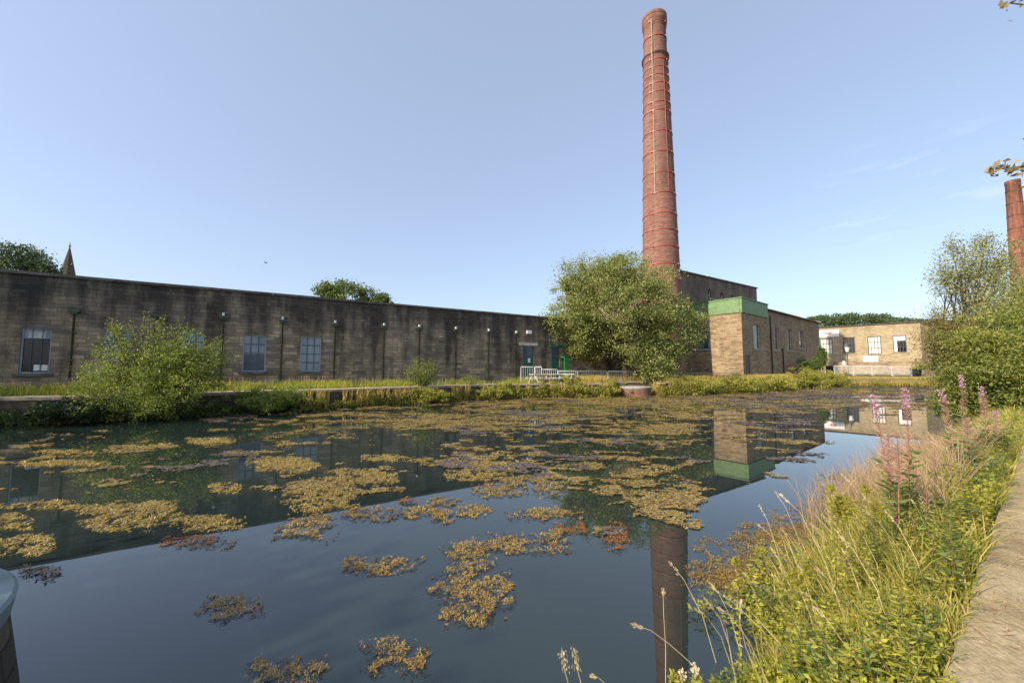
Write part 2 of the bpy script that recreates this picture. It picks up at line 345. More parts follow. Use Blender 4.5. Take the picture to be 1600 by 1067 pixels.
def npmesh(name, V, nper, faces, mats, parent=None, matidx=None):
    """V (n, nper, 3): n little pieces, each with the same face list"""
    n = V.shape[0]; me = bpy.data.meshes.new(name)
    me.vertices.add(n * nper); me.vertices.foreach_set('co', V.astype(np.float32).ravel())
    loops = []; starts = []; tot = 0; lens = [len(f) for f in faces]; per = sum(lens)
    base = np.concatenate([np.array(f) for f in faces])
    idx = (base[None, :] + (np.arange(n) * nper)[:, None]).ravel()
    me.loops.add(n * per); me.loops.foreach_set('vertex_index', idx.astype(np.int32))
    ls = np.concatenate([[0], np.cumsum(lens)[:-1]]); st = (ls[None, :] + (np.arange(n) * per)[:, None]).ravel()
    me.polygons.add(n * len(faces)); me.polygons.foreach_set('loop_start', st.astype(np.int32))
    me.polygons.foreach_set('loop_total', np.tile(lens, n).astype(np.int32))
    if not isinstance(mats, (list, tuple)): mats = [mats]
    for q in mats: me.materials.append(M[q])
    if matidx is not None: me.polygons.foreach_set('material_index', np.repeat(matidx, len(faces)).astype(np.int32))
    me.update(calc_edges=True); me.validate()
    return link(name, me, parent)
def unit(v): return v / np.maximum(np.linalg.norm(v, axis=-1, keepdims=True), 1e-6)
def leafV(P, size, aspect=.5, axis=None, axw=0., nrm=None, nw=0., svar=.35):
    n = len(P); a = rng.normal(size=(n, 3))
    if axis is not None: a = unit(a) * (1 - axw) + np.asarray(axis) * axw
    a = unit(a); u = rng.normal(size=(n, 3))
    if nrm is not None: u = unit(u) * (1 - nw) + np.asarray(nrm) * nw
    s = unit(np.cross(a, u)); nn = unit(np.cross(a, s))
    ln = (size * (1 + svar * rng.uniform(-1, 1, n)))[:, None]; wd = ln * aspect * .5
    b = P - a * ln * .5; t = P + a * ln * .5
    l = P - a * ln * .05 + s * wd + nn * wd * .35; r = P - a * ln * .05 - s * wd + nn * wd * .35
    return np.stack([b, l, t, r], 1)
def leaves(name, P, size, mats, parent=None, matidx=None, **k):
    return npmesh(name, leafV(np.asarray(P), size, **k), 4, [(0, 1, 2, 3)], mats, parent, matidx)
def bladeV(P, h, wd, lean=.3, ldir=None, droop=0.):
    n = len(P); h = np.broadcast_to(h, n) * rng.uniform(.7, 1.15, n); th = rng.uniform(0, 2 * np.pi, n)
    d = np.stack([np.cos(th), np.sin(th), np.zeros(n)], 1)
    if ldir is not None: d = unit(d + np.asarray(ldir) * 1.0); d[:, 2] = 0
    le = (lean * rng.uniform(.2, 1.4, n) * h)[:, None]
    ph = rng.uniform(0, 2 * np.pi, n); s = np.stack([np.cos(ph), np.sin(ph), np.zeros(n)], 1) * (np.broadcast_to(wd, n) * rng.uniform(.6, 1.3, n))[:, None] * .5
    z = np.zeros((n, 3)); z[:, 2] = h
    m1 = P + z * .45 + d * le * .22; m2 = P + z * .8 + d * le * .6; t = P + z * (1 - droop) + d * le
    return np.stack([P - s, P + s, m1 + s * .9, m1 - s * .9, m2 + s * .6, m2 - s * .6, t], 1)
BF = [(0, 1, 2, 3), (3, 2, 4, 5), (5, 4, 6)]
def blades(name, P, h, wd, mats, parent=None, matidx=None, **k):
    return npmesh(name, bladeV(np.asarray(P), h, wd, **k), 7, BF, mats, parent, matidx)
def fbm(x, y, s, seed=0.):
    out = np.empty(len(x))
    for i in range(len(x)): out[i] = mnoise.fractal((x[i] * s + seed, y[i] * s - seed, seed * .7), .6, 2.0, 4)
    return out
# ---------------------------------------------------------------- the pond outline and the lie of the land
KO = np.array(atz(1480, 1067, .6)); KE = np.array([.812, .584]); KE = KE / np.linalg.norm(KE); KN = np.array([-KE[1], KE[0]])   # kerb line of the near bank
KO = KO + KN * .0
shore_px = [(0, 664), (80, 662), (150, 659), (220, 656), (300, 651), (360, 647), (420, 643), (470, 641.5), (520, 639), (580, 635), (650, 631), (720, 626.5), (800, 622.5), (850, 621.5), (900, 620.5), (952, 620), (964, 614.5), (1020, 614.5), (1030, 618.4),
            (1050, 618), (1100, 616.5), (1160, 614), (1200, 612), (1240, 608.5), (1310, 604), (1400, 603.5)]
SH = [atz(a, b_, 0) for a, b_ in shore_px]
def kp(s, lat, z=None):
    p = KO + KE * s + KN * lat
    return (p[0], p[1]) if z is None else (p[0], p[1], z)
poly = [(-36, 6.)] + [(-27., 11.0)] + SH + [(51, 46.2), kp(62, 2.2), kp(50, 1.5), kp(30, 1.3), kp(10, 1.25), kp(-3, 1.25), kp(-12, 1.25), (-34, -20)]
PX = np.array(poly)
def sdf(x, y):
    """distance to the pond outline, negative inside"""
    x = np.asarray(x, float).ravel(); y = np.asarray(y, float).ravel()
    d = np.full(x.shape, 1e9); ins = np.zeros(x.shape, bool); n = len(PX)
    for i in range(n):
        a = PX[i]; b_ = PX[(i + 1) % n]; ex, ey = b_ - a; wx = x - a[0]; wy = y - a[1]
        t = np.clip((wx * ex + wy * ey) / (ex * ex + ey * ey), 0, 1)
        d = np.minimum(d, (wx - ex * t) ** 2 + (wy - ey * t) ** 2)
        c = ((a[1] > y) != (b_[1] > y)) & (x < (b_[0] - a[0]) * (y - a[1]) / (b_[1] - a[1] + 1e-12) + a[0]); ins ^= c
    d = np.sqrt(d); return np.where(ins, -d, d)
def sstep(a, b_, x): t = np.clip((x - a) / (b_ - a), 0, 1); return t * t * (3 - 2 * t)
def gh(x, y, d=None):
    x = np.asarray(x, float).ravel(); y = np.asarray(y, float).ravel()
    if d is None: d = sdf(x, y)
    lat = (x - KO[0]) * KN[0] + (y - KO[1]) * KN[1]
    soft = sstep(20, 27, x)
    far = (sstep(.3, .8, d) * 1.28 - .3) * (1 - soft) + soft * (sstep(-.1, .9, d) * 1.08 - .1) + .32 * sstep(2.6, 5.5, d)
    far = far - .12 * sstep(30, 60, y)
    near = sstep(-.1, 1.25, d) * .66 - .1 
    near = near + .4 * sstep(3, 9, -lat)
    wn = 1 - sstep(1.6, 3.0, lat)
    h = far * (1 - wn) + near * wn
    return np.where(d < 0, np.minimum(h, -.1 + .5 * d), h)
def gz(x, y): return float(gh([x], [y])[0])
# ground sheet: fine near the pond, coarser outwards to the horizon
def axis_pts(lo, hi, step, far, grow=1.25):
    a = list(np.arange(lo, hi + 1e-6, step)); s = step; x = hi
    while x < far: s *= grow; x += s; a.append(x)
    s = step; x = lo; pre = []
    while x > -far: s *= grow; x -= s; pre.append(x)
    return np.array(pre[::-1] + a)
gx = axis_pts(-38, 62, .4, 2600); gy = axis_pts(-8, 64, .4, 2600)
XX, YY = np.meshgrid(gx, gy, indexing='ij'); near = (XX > -60) & (XX < 90) & (YY > -30) & (YY < 90)
ZZ = np.full(XX.shape, 1.15); dd = sdf(XX[near], YY[near]); ZZ[near] = gh(XX[near], YY[near], dd) + .03 * np.sin(XX[near] * 1.3 + YY[near] * .7) * (dd > 1.5)
# a bottom for the pond well below the water so only one surface shows
nx, ny = XX.shape; V = np.stack([XX.ravel(), YY.ravel(), ZZ.ravel()], 1)
ii = (np.arange(nx - 1)[:, None] * ny + np.arange(ny - 1)[None, :]).ravel()
F = np.stack([ii, ii + ny, ii + ny + 1, ii + 1], 1)
me = bpy.data.meshes.new('ground'); me.vertices.add(len(V)); me.vertices.foreach_set('co', V.astype(np.float32).ravel())
me.loops.add(F.size); me.loops.foreach_set('vertex_index', F.ravel().astype(np.int32)); me.polygons.add(len(F)); me.polygons.foreach_set('loop_start', np.arange(0, F.size, 4, dtype=np.int32)); me.polygons.foreach_set('loop_total', np.full(len(F), 4, dtype=np.int32))
me.polygons.foreach_set('use_smooth', np.ones(len(F), bool)); me.materials.append(M['ground']); me.update(calc_edges=True)
tag(link('ground', me), kind='structure')
# water sheet (reaches a little under every bank)
b = MB(); cx, cy = 5., 14.
pts = []
for i in range(len(PX)):
    a = PX[i - 1]; c = PX[i]; e = PX[(i + 1) % len(PX)]; t = Vector(e - a).normalized(); nrm = Vector((t[1], -t[0]))
    q = c + np.array(nrm) * .5
    if sdf([q[0]], [q[1]])[0] < 0: q = c - np.array(nrm) * .5
    pts.append((q[0], q[1], 0.))
b.face(pts, uv=[(p[0], p[1]) for p in pts]); tag(b.build('water', 'water'), kind='structure')
# path by the camera and its kerb
b = MB()
S = [-6, -3, -1] + list(np.arange(0, 20, 1.)) + [25, 35, 50]
for i in range(len(S) - 1):
    for l0, l1, z0, z1 in ((-.32, -1.0, .612, .612), (-1.0, -1.75, .612, .60)):
        b.face([kp(S[i], l0, z0), kp(S[i], l1, z1), kp(S[i + 1], l1, z1), kp(S[i + 1], l0, z0)][::-1])
tag(b.build('path', 'path'), kind='structure')
b = MB(); s = -5.
while s < 45:
    ln = random.uniform(.7, 1.15); c = kp(s + ln / 2, -.15 + random.uniform(-.012, .012))
    b.box((c[0], c[1], .50 + random.uniform(-.008, .008)), (ln - .012, .33, .25), math.atan2(KE[1], KE[0]) + random.uniform(-.008, .008)); s += ln
tag(b.build('kerb', 'path'), kind='structure')
# retaining wall and towpath on the far side
def offs(pts, d):
    out = []
    for i in range(len(pts)):
        a = np.array(pts[max(0, i - 1)]); c = np.array(pts[i]); e = np.array(pts[min(len(pts) - 1, i + 1)]); t = (e - a) / np.linalg.norm(e - a)
        out.append(c + np.array([-t[1], t[0]]) * d)
    return out
farline = [(-36, 6.), (-27, 11.)] + SH[:20]
f0 = offs(farline, .12); f1 = offs(farline, .50); f2 = offs(farline, 1.75)
b = MB(); u = 0
for i in range(len(farline) - 1):
    a, c = f0[i], f0[i + 1]; ln = float(np.linalg.norm(c - a)); e, g_ = f1[i], f1[i + 1]
    b.face([(a[0], a[1], -.3), (c[0], c[1], -.3), (c[0], c[1], .93), (a[0], a[1], .93)], uv=[(u, -.3), (u + ln, -.3), (u + ln, .93), (u, .93)])
    b.face([(a[0], a[1], .93), (c[0], c[1], .93), (g_[0], g_[1], .93), (e[0], e[1], .93)]); u += ln
tag(b.build('retaining_wall', 'bank_stone'), 'low mossy stone retaining wall along the far edge of the pond', 'wall')
b = MB(); cb = MB()
for i in range(len(farline) - 1):
    a, c = np.array(f1[i]), np.array(f1[i + 1]); e, g_ = f2[i], f2[i + 1]
    b.face([(a[0], a[1], 1.004), (c[0], c[1], 1.004), (g_[0], g_[1], 1.02), (e[0], e[1], 1.02)])
    p0 = np.array(f0[i]); p1 = np.array(f0[i + 1]); dv = (p1 - p0); ln = np.linalg.norm(dv); k = max(1, int(ln / 1.1)); an = math.atan2(dv[1], dv[0]); nn = np.array([-dv[1], dv[0]]) / ln
    for j in range(k):
        q = p0 + dv * (j + .5) / k + nn * .17; cb.box((q[0], q[1], .985), (ln / k - .015, .42, .11), an)
tag(b.build('footpath', 'path_dust'), kind='structure'); tag(cb.build('edging_kerb', 'kerbstone'), kind='structure')
# ---------------------------------------------------------------- buildings
def wallface(b, P, D, L, z0, z1, holes, depth=.18, mi=0, u0=0.):
    """vertical wall from P along D with rectangular holes (k0,k1,za,zb) and their reveals"""
    nn = (-D[1], D[0])      # pointing away from the camera side
    ks = sorted({0., L, *[h[0] for h in holes], *[h[1] for h in holes]}); zs = sorted({z0, z1, *[h[2] for h in holes], *[h[3] for h in holes]})
    pt = lambda k, z, o=0.: (P[0] + D[0] * k + nn[0] * o, P[1] + D[1] * k + nn[1] * o, z)
    for i in range(len(ks) - 1):
        for j in range(len(zs) - 1):
            km, zm = (ks[i] + ks[i + 1]) / 2, (zs[j] + zs[j + 1]) / 2
            if any(h[0] < km < h[1] and h[2] < zm < h[3] for h in holes): continue
            q = [(ks[i], zs[j]), (ks[i + 1], zs[j]), (ks[i + 1], zs[j + 1]), (ks[i], zs[j + 1])]
            b.face([pt(*a) for a in q], uv=[(a[0] + u0, a[1]) for a in q], mi=mi)
    for k0, k1, za, zb in [h[:4] for h in holes]:
        for A, B_ in (((k0, za), (k0, zb)), ((k0, zb), (k1, zb)), ((k1, zb), (k1, za)), ((k1, za), (k0, za))):
            b.face([pt(*A), pt(*B_), pt(*B_, depth), pt(*A, depth)], uv=[(A[0] + u0, A[1]), (B_[0] + u0, B_[1]), (B_[0] + u0 + (depth if A[0] == B_[0] else 0), B_[1] + (depth if A[1] == B_[1] else 0)), (A[0] + u0 + (depth if A[0] == B_[0] else 0), A[1] + (depth if A[1] == B_[1] else 0))], mi=mi)
def window(par, P, D, h, cols, rows, framemat, panemat_, barw=.035, fw=.07, depth=.13, sill=None, pane2=None, split=None, name='window'):
    k0, k1, za, zb = h; nn = (-D[1], D[0]); an = math.atan2(D[1], D[0])
    pt = lambda k, z, o: (P[0] + D[0] * k + nn[0] * o, P[1] + D[1] * k + nn[1] * o, z)
    f = MB(); o = depth; W = k1 - k0; H = zb - za
    f.box(pt((k0 + k1) / 2, zb - fw / 2, o - .03), (W, .06, fw), an); f.box(pt((k0 + k1) / 2, za + fw / 2, o - .03), (W, .06, fw), an)
    for k in (k0 + fw / 2, k1 - fw / 2): f.box(pt(k, (za + zb) / 2, o - .03), (fw, .06, H - 2 * fw), an)
    for i in range(1, cols): f.box(pt(k0 + W * i / cols, (za + zb) / 2, o - .02), (barw, .034, H - 2 * fw), an, mi=1)
    for j in range(1, rows): f.box(pt((k0 + k1) / 2, za + H * j / rows, o - .018), (W - 2 * fw, .030, barw), an, mi=1)
    wo = f.build(name, [framemat, 'bar_blue' if framemat == 'frame_blue' else framemat], par)
    g = MB()
    if pane2 and split:
        zs = za + H * split
        g.face([pt(k0, za, o), pt(k1, za, o), pt(k1, zs, o), pt(k0, zs, o)], mi=0); g.face([pt(k0, zs, o), pt(k1, zs, o), pt(k1, zb, o), pt(k0, zb, o)], mi=1)
        g.build('pane', [panemat_, pane2], wo)
    else:
        g.face([pt(k0, za, o), pt(k1, za, o), pt(k1, zb, o), pt(k0, zb, o)]); g.build('pane', [panemat_], wo)
    if sill:
        s_ = MB(); s_.box(pt((k0 + k1) / 2, za - .07, .02), (W + .3, .24, .14), an); s_.build('sill', sill, wo)
    return wo
def prism(b, pts, z0, z1, mi=0, mtop=None, skip=()):
    n = len(pts)
    for i in range(n):
        if i in skip: continue
        a, c = pts[i], pts[(i + 1) % n]; b.face([(*a, z0), (*c, z0), (*c, z1), (*a, z1)], mi=mi)
    b.face([(*p, z1) for p in pts], mi=mi if mtop is None else mtop)
def wpt(P, D, k, o=0.): return (P[0] + D[0] * k - D[1] * o, P[1] + D[1] * k + D[0] * o)
# --- long weaving shed
SP0 = np.array(atz(0, 421, 6.6)); SP1 = np.array(atz(850, 495, 6.6)); SD = SP1 - SP0; SD = SD / np.linalg.norm(SD)
SP = SP0 - SD * 12; ZT = 6.6
def sw(px, py): return onwall(px, py, SP, SD)
def rect(x0, y0, x1, y1, fn):
    a = fn(x0, (y0 + y1) / 2); c = fn(x1, (y0 + y1) / 2); t = fn((x0 + x1) / 2, y0); bt = fn((x0 + x1) / 2, y1)
    return (a[0], c[0], bt[1], t[1])
SL = sw(1030, 560)[0]
shed = thing('weaving_shed', 'long single storey soot-blackened stone mill shed behind the pond', 'building', (SP0[0], SP0[1], 0))
wr = [rect(31, 512, 79, 583, sw), rect(162, 517, 203, 581, sw), rect(278, 519, 318, 580, sw), rect(379, 523.5, 415.5, 580.5, sw), rect(469, 526, 501.5, 580, sw)]
door1 = rect(817, 540, 834, 585, sw); door2 = rect(862, 543, 874, 586, sw)
door1 = (door1[0], door1[1], 1.3, door1[3]); door2 = (door2[0], door2[1], 1.3, door2[3])
b = MB(); wallface(b, SP, SD, SL, -.2, ZT - .12, [*wr, door1, door2])
w1 = wpt(SP, SD, SL, 0); w2 = wpt(SP, SD, SL, 38); w3 = wpt(SP, SD, 0, 38); w0 = wpt(SP, SD, 0, 0)
for a, c in ((w1, w2), (w2, w3), (w3, w0)): b.face([(*a, -.2), (*c, -.2), (*c, ZT - .12), (*a, ZT - .12)])
b.build('wall', 'shed_stone', shed)
b = MB(); a0, a1_, a2_, a3_ = wpt(SP, SD, .3, .3), wpt(SP, SD, SL - .3, .3), wpt(SP, SD, SL - .3, 37.7), wpt(SP, SD, .3, 37.7)
b.face([(*p, ZT - .7) for p in (a0, a1_, a2_, a3_)]); b.build('roof', 'roof_felt', shed)
b = MB(); an = math.atan2(SD[1], SD[0]); k = 0.
while k < SL:
    ln = min(random.uniform(1.1, 1.6), SL - k); q = wpt(SP, SD, k + ln / 2, .12); b.box((*q, ZT - .055 + random.uniform(-.006, .006)), (ln - .01, .42, .13), an); k += ln
b.build('coping', 'coping', shed)
for i, h in enumerate(wr):
    if i == 0: window(shed, SP, SD, h, 3, 4, 'frame_blue', 'pane_dark', .02, .05, sill='coping', pane2='pane_pale', split=.77)
    elif i == 3: window(shed, SP, SD, h, 3, 4, 'frame_blue', 'pane_mid', .045, .06, sill='coping', pane2='pane_pale', split=.47)
    else: window(shed, SP, SD, h, 3, 4, 'frame_blue', 'pane_pale', .045, .06, sill='coping')
# notices inside the first window
def wallbox(P, D, k, z, size, o, name, mt, par):
    b = MB(); q = wpt(P, D, k, o); b.box((*q, z), size, math.atan2(D[1], D[0])); return b.build(name, mt, par)
for px in (57, 66): 
    k, z = sw(px, 574.5); wallbox(SP, SD, k, z, (.26, .01, .27), .115, 'notice', 'white_paint', shed)
k, z = sw(56, 523); wallbox(SP, SD, k, z, (.55, .01, .3), .115, 'notice', 'ash', shed)
# drain pipes with hopper heads
for px, py in ((118, 487), (243, 494), (350, 496), (442, 502), (524, 507), (600, 511), (655, 513), (712, 516), (763, 519), (806, 522)):
    k, z = sw(px, py); q = wpt(SP, SD, k, -.09)
    b = MB(); b.tube([(*q, z - .1), (*q, 1.15)], .045, 8)
    for zz in (z - 1, z - 2.3, z - 3.4): b.box((*q, zz), (.17, .14, .05), an)
    pp = b.build('drain_pipe', 'pipe', shed)
    h_ = MB(); qq = wpt(SP, SD, k, -.13)
    h_.box((*qq, z + .02), (.40, .24, .12), an); h_.box((*qq, z - .09), (.24, .18, .1), an); h_.box((*wpt(SP, SD, k, -.02), z + .2), (.55, .03, .05), an)
    h_.build('hopper_head', 'pipe', pp)
    if px > 300:
        l_ = MB(); ql = wpt(SP, SD, k - .02, -.12); l_.box((*ql, z + .16), (.10, .16, .16), an); l_.build('hopper_glint', 'white_paint', pp)  # white block puts the sun's glint on the hopper head into the colour
k, z = sw(826, 519); wallbox(SP, SD, k, z, (.45, .14, .28), -.07, 'wall_lamp', 'white_paint', shed)
# doors
def door(h, mt, par, nm='door'):
    b = MB(); q = wpt(SP, SD, (h[0] + h[1]) / 2, .12); H = h[3] - h[2]
    b.box((*q, h[2] + H * .31), (h[1] - h[0], .06, H * .62), an); d = b.build(nm, mt, par)
    g = MB(); g.box((*q, h[2] + H * .81), (h[1] - h[0], .05, H * .37), an); g.build('fanlight', 'pane_mid', d)
    hn = MB(); hn.box((*wpt(SP, SD, h[1] - .15, .07), h[2] + 1.0), (.05, .06, .16), an); hn.build('handle', 'galv', d)
    return d
d1 = door(door1, 'door_green', shed)
k, z = sw(827.5, 563); wallbox(SP, SD, k, z, (.24, .012, .36), .075, 'notice', 'white_paint', d1)
k, z = sw(826, 539); wallbox(SP, SD, k, ZT - 6.6 + door1[3] + .12, (door1[1] - door1[0] + .7, .1, .22), -.01, 'lintel', 'ash', shed)
door(door2, 'door_green', shed)
# entrance porch: green frame standing proud of the wall
pr = MB()
k, _ = sw(879, 560); pr.box((*wpt(SP, SD, k, -.5), 2.15), (.42, .12, 2.1), an); pr.box((*wpt(SP, SD, k, -.25), 3.16), (.42, .62, .1), an)
pr.build('porch', 'bright_green', shed)
k0, _ = sw(859, 560); k1, _ = sw(886, 560); pr = MB(); pr.box((*wpt(SP, SD, (k0 + k1) / 2, -.06), door2[3] + .14), (k1 - k0, .1, .26), an); pr.build('lintel', 'door_green', shed)
# --- tall mill chimney
CH = (17.81, 45.2)
def zpx(py, Y=45.2): return aty(1030, py, Y)[1]
ch = thing('mill_chimney', 'tall round red brick mill chimney with red iron bands and a bulging corbelled top', 'chimney', (*CH, 0))
ztop = zpx(25)
def cr(z): return 2.13 + (1.43 - 2.13) * (z - 12.5) / (zpx(95) - 12.5)
zc = zpx(95); z2 = zpx(47)
prof = [(cr(-.5), -.5)] + [(cr(z), z) for z in np.linspace(2, zc - .35, 14)]
prof += [(cr(zc) + .02, zc - .25), (cr(zc) + .14, zc - .1), (cr(zc) + .14, zc + .12), (cr(zc) + .02, zc + .22)]
prof += [(1.37, zc + .5), (1.32, z2 - .5), (1.33, z2 - .3), (1.38, z2 - .2), (1.38, z2 + .05), (1.43, z2 + .15), (1.43, z2 + .4), (1.48, z2 + .5), (1.48, z2 + .9), (1.44, z2 + 1.0), (1.44, ztop - .9), (1.47, ztop - .8), (1.47, ztop - .45), (1.36, ztop - .4), (1.34, ztop - .35), (1.0, ztop - .35), (.98, ztop - 3)]
b = MB(); b.lathe(CH, prof, 64, rref=1.9); b.build('shaft', 'chimney_brick', ch)
for py in (46, 68, 90, 105, 117, 129, 142, 155, 171, 184, 216, 247, 279, 310, 341, 366, 391, 418, 440):
    z = zpx(py); r = cr(z) if z < zc else 1.36
    if abs(py - 90) < 1: continue
    th = .05
    bb = MB(); bb.lathe(CH, [(r + .012, z - th), (r + .05, z - th), (r + .05, z + th), (r + .012, z + th)], 64, sm=False)
    band = bb.build('iron_band', 'band_red', ch)
    for a in (-2.35, -.9):
        lg = MB(); lg.box((CH[0] + (r + .08) * math.cos(a), CH[1] + (r + .08) * math.sin(a), z), (.10, .14, .18), a)
        lg.build('clamp', 'band_red', band)
bb = MB(); bb.lathe(CH, [(cr(zc) + .14, zc - .10), (cr(zc) + .18, zc - .10), (cr(zc) + .18, zc + .10), (cr(zc) + .14, zc + .10)], 64, sm=False); bb.build('corbel_band', 'band_dark', ch)
# a thin pale strip up the side that faces the pond
def strip(angle, z0, z1, mt, nm, wdt=.09):
    b = MB(); pth = []
    for z in np.linspace(z0, z1, 16):
        r = (cr(z) if z < zc - .3 else (cr(zc) + .27 if z < zc + .3 else (1.38 if z < z2 - .3 else 1.49))) + .05
        pth.append((CH[0] + r * math.cos(angle), CH[1] + r * math.sin(angle), z))
    b.tube(pth, wdt / 2, 6); b.build(nm, mt, ch)
va = math.atan2(-CH[1], -CH[0])
strip(va - .22, zpx(312), zpx(44), 'concrete', 'pale_strip', .09)
strip(va + .62, zpx(310), zpx(108), 'band_red', 'conductor_rod', .07)
# --- annexe with the green parapet
EC = np.array([26.55, 44.15]); LD = np.array([-.61, .79]); LD /= np.linalg.norm(LD)
ec2 = aty(1279, 502, 64.)[0]
fr = onwall(1198, 471, EC, np.array([.78, .62]))
zg = aty(1160, 464, EC[1])[1]
RD = np.array([ec2 - EC[0], 64. - EC[1]]); RL = np.linalg.norm(RD); RD /= RL
an_ = thing('engine_house_annexe', 'low stone building with a green painted parapet beside the tall chimney', 'building', (*EC, 0))
rw = lambda x, y: onwall(x, y, EC, RD)
LL = 11.; LP = EC + LD * LL; MD = -LD
lw = lambda x, y: onwall(x, y, LP, MD)
GL = rw(1198, 480)[0]
zgb = rw(1163, 487)[1]; ze = rw(1240, 494)[1]
wins = [rect(1177.5, 507.5, 1188, 545, rw), rect(1208, 511, 1217, 547, rw), rect(1230, 514, 1237.5, 548, rw), rect(1248.5, 516.5, 1255.5, 544, rw)]
dr = rect(1165, 554.5, 1173, 588, rw); dr = (dr[0], dr[1], .9, dr[3])
lwin = rect(1089, 512, 1107, 546, lw)
b = MB(); wallface(b, EC, RD, GL, -.2, zgb, [wins[0], dr])
wallface(b, EC + RD * GL, RD, RL - GL, -.2, ze, [(h[0] - GL, h[1] - GL, h[2], h[3]) for h in wins[1:]], u0=GL)
wallface(b, LP, MD, LL, -.2, zgb, [lwin], u0=50)
far_c = wpt(EC, RD, RL, 14)
b.face([(*(EC + RD * RL), -.2), (*far_c, -.2), (*far_c, ze), (*(EC + RD * RL), ze)]); ga = wpt(EC, RD, GL, 0); gb = wpt(EC, RD, GL, 9)
b.face([(*ga, ze), (*gb, ze), (*gb, zgb), (*ga, zgb)])
# gable of the pitched roof
rk = 7.; rz = ze + 2.3
b.face([(*wpt(EC, RD, RL, 0), ze), (*wpt(EC, RD, RL, 14), ze), (*wpt(EC, RD, RL, rk), rz)])
b.build('wall', 'annex_stone', an_)
for h in wins: window(an_, EC, RD, h, 1, 2, 'ash', 'pane_mid', .04, .07, .2, sill='annexe_sill' if 0 else 'concrete')
window(an_, LP, MD, lwin, 2, 2, 'frame_blue', 'pane_mid', .05, .08, .15, sill='concrete')
b = MB(); b.box((*wpt(EC, RD, (dr[0] + dr[1]) / 2, .14), (dr[2] + dr[3]) / 2), (dr[1] - dr[0], .06, dr[3] - dr[2]), math.atan2(RD[1], RD[0])); b.build('door', 'frame_dark', an_)
# parapet: an L of green boarding 3 cm proud of the wall
b = MB(); ra = math.atan2(RD[1], RD[0]); la = math.atan2(MD[1], MD[0]); zt_ = zg
def pan(P, D, k0, k1, z0, z1, o0, o1, mi=0):
    q = wpt(P, D, (k0 + k1) / 2, (o0 + o1) / 2); b.box((*q, (z0 + z1) / 2), (k1 - k0, abs(o1 - o0), z1 - z0), math.atan2(D[1], D[0]), mi=mi)
pan(EC, RD, -.06, GL, zgb - .15, zt_ - .12, -.12, .15); pan(EC, RD, -.16, GL + .08, zt_ - .12, zt_, -.2, .2); 
pan(LP, MD, 0, LL - .13, zgb - .15, zt_ - .122, -.12, .15); pan(LP, MD, 0, LL - .21, zt_ - .122, zt_ - .004, -.2, .2)
b.box((*wpt(EC, RD, GL - .07, 4.5), (zgb + zt_) / 2 - .1), (.2, 8.6, zt_ - zgb), ra)
b.build('parapet', 'green_paint', an_)
b = MB(); b.face([(*wpt(EC, RD, 0, .15), zt_ - .4), (*wpt(EC, RD, GL, .15), zt_ - .4), (*wpt(EC, RD, GL, 9), zt_ - .4), (*wpt(EC, RD, 0, 9), zt_ - .4)])
b.build('flat_roof', 'roof_felt', an_)
b = MB(); ov = .25
A0 = wpt(EC, RD, GL + .05, -ov); A1 = wpt(EC, RD, RL + .1, -ov); R0 = wpt(EC, RD, GL + .05, rk); R1 = wpt(EC, RD, RL + .1, rk); B0 = wpt(EC, RD, GL + .05, 14.2); B1 = wpt(EC, RD, RL + .1, 14.2)
b.face([(*A0, ze), (*A1, ze), (*R1, rz), (*R0, rz)]); b.face([(*R0, rz), (*R1, rz), (*B1, ze), (*B0, ze)])
b.face([(*A0, ze - .1), (*A1, ze - .1), (*A1, ze), (*A0, ze)])
rf = b.build('roof', 'slate', an_)
b = MB(); b.tube([(*wpt(EC, RD, GL + .05, -ov - .06), ze - .06), (*wpt(EC, RD, RL + .1, -ov - .06), ze - .06)], .08, 6); b.build('gutter', 'frame_dark', rf)
b = MB(); b.tube([(*A1, ze + .06), (*R1, rz + .06)], .09, 5); b.tube([(*R0, rz + .05), (*R1, rz + .05)], .09, 5); b.build('ridge', 'ash', rf)
b = MB()   # raised roof light along the slope
for sgn in (0,):
    p = [wpt(EC, RD, GL + 6, 3.2), wpt(EC, RD, RL - 3, 3.2), wpt(EC, RD, RL - 3, 5.6), wpt(EC, RD, GL + 6, 5.6)]
    b.face([(*p[0], rz - .85), (*p[1], rz - .85), (*p[2], rz + .25), (*p[3], rz + .25)]); b.face([(*p[3], rz + .25), (*p[2], rz + .25), (*wpt(EC, RD, RL - 3, 6.8), rz - .3), (*wpt(EC, RD, GL + 6, 6.8), rz - .3)])
    for i, j, k in ((0, 3, GL + 6), (1, 2, RL - 3)): b.face([(*p[i], rz - .85), (*p[j], rz + .25), (*wpt(EC, RD, k, 6.8), rz - .3)])
b.build('roof_light', 'slate', rf)
for px, yb in ((1202, 494), (1222, 546)):
    k, z = rw(px, yb); b = MB(); q = wpt(EC, RD, k, -.1); b.tube([(*q, z), (*q, .9)], .07, 8)
    if px < 1210: b.box((*q, z - 2.7), (.5, .2, .15), ra)
    else: b.box((*q, z), (.6, .3, .2), ra)
    b.build('drain_pipe', 'frame_dark', an_)
k, z = rw(1226, 507); wallbox(EC, RD, k, z, (.3, .03, .3), -.01, 'vent', 'band_dark', an_)
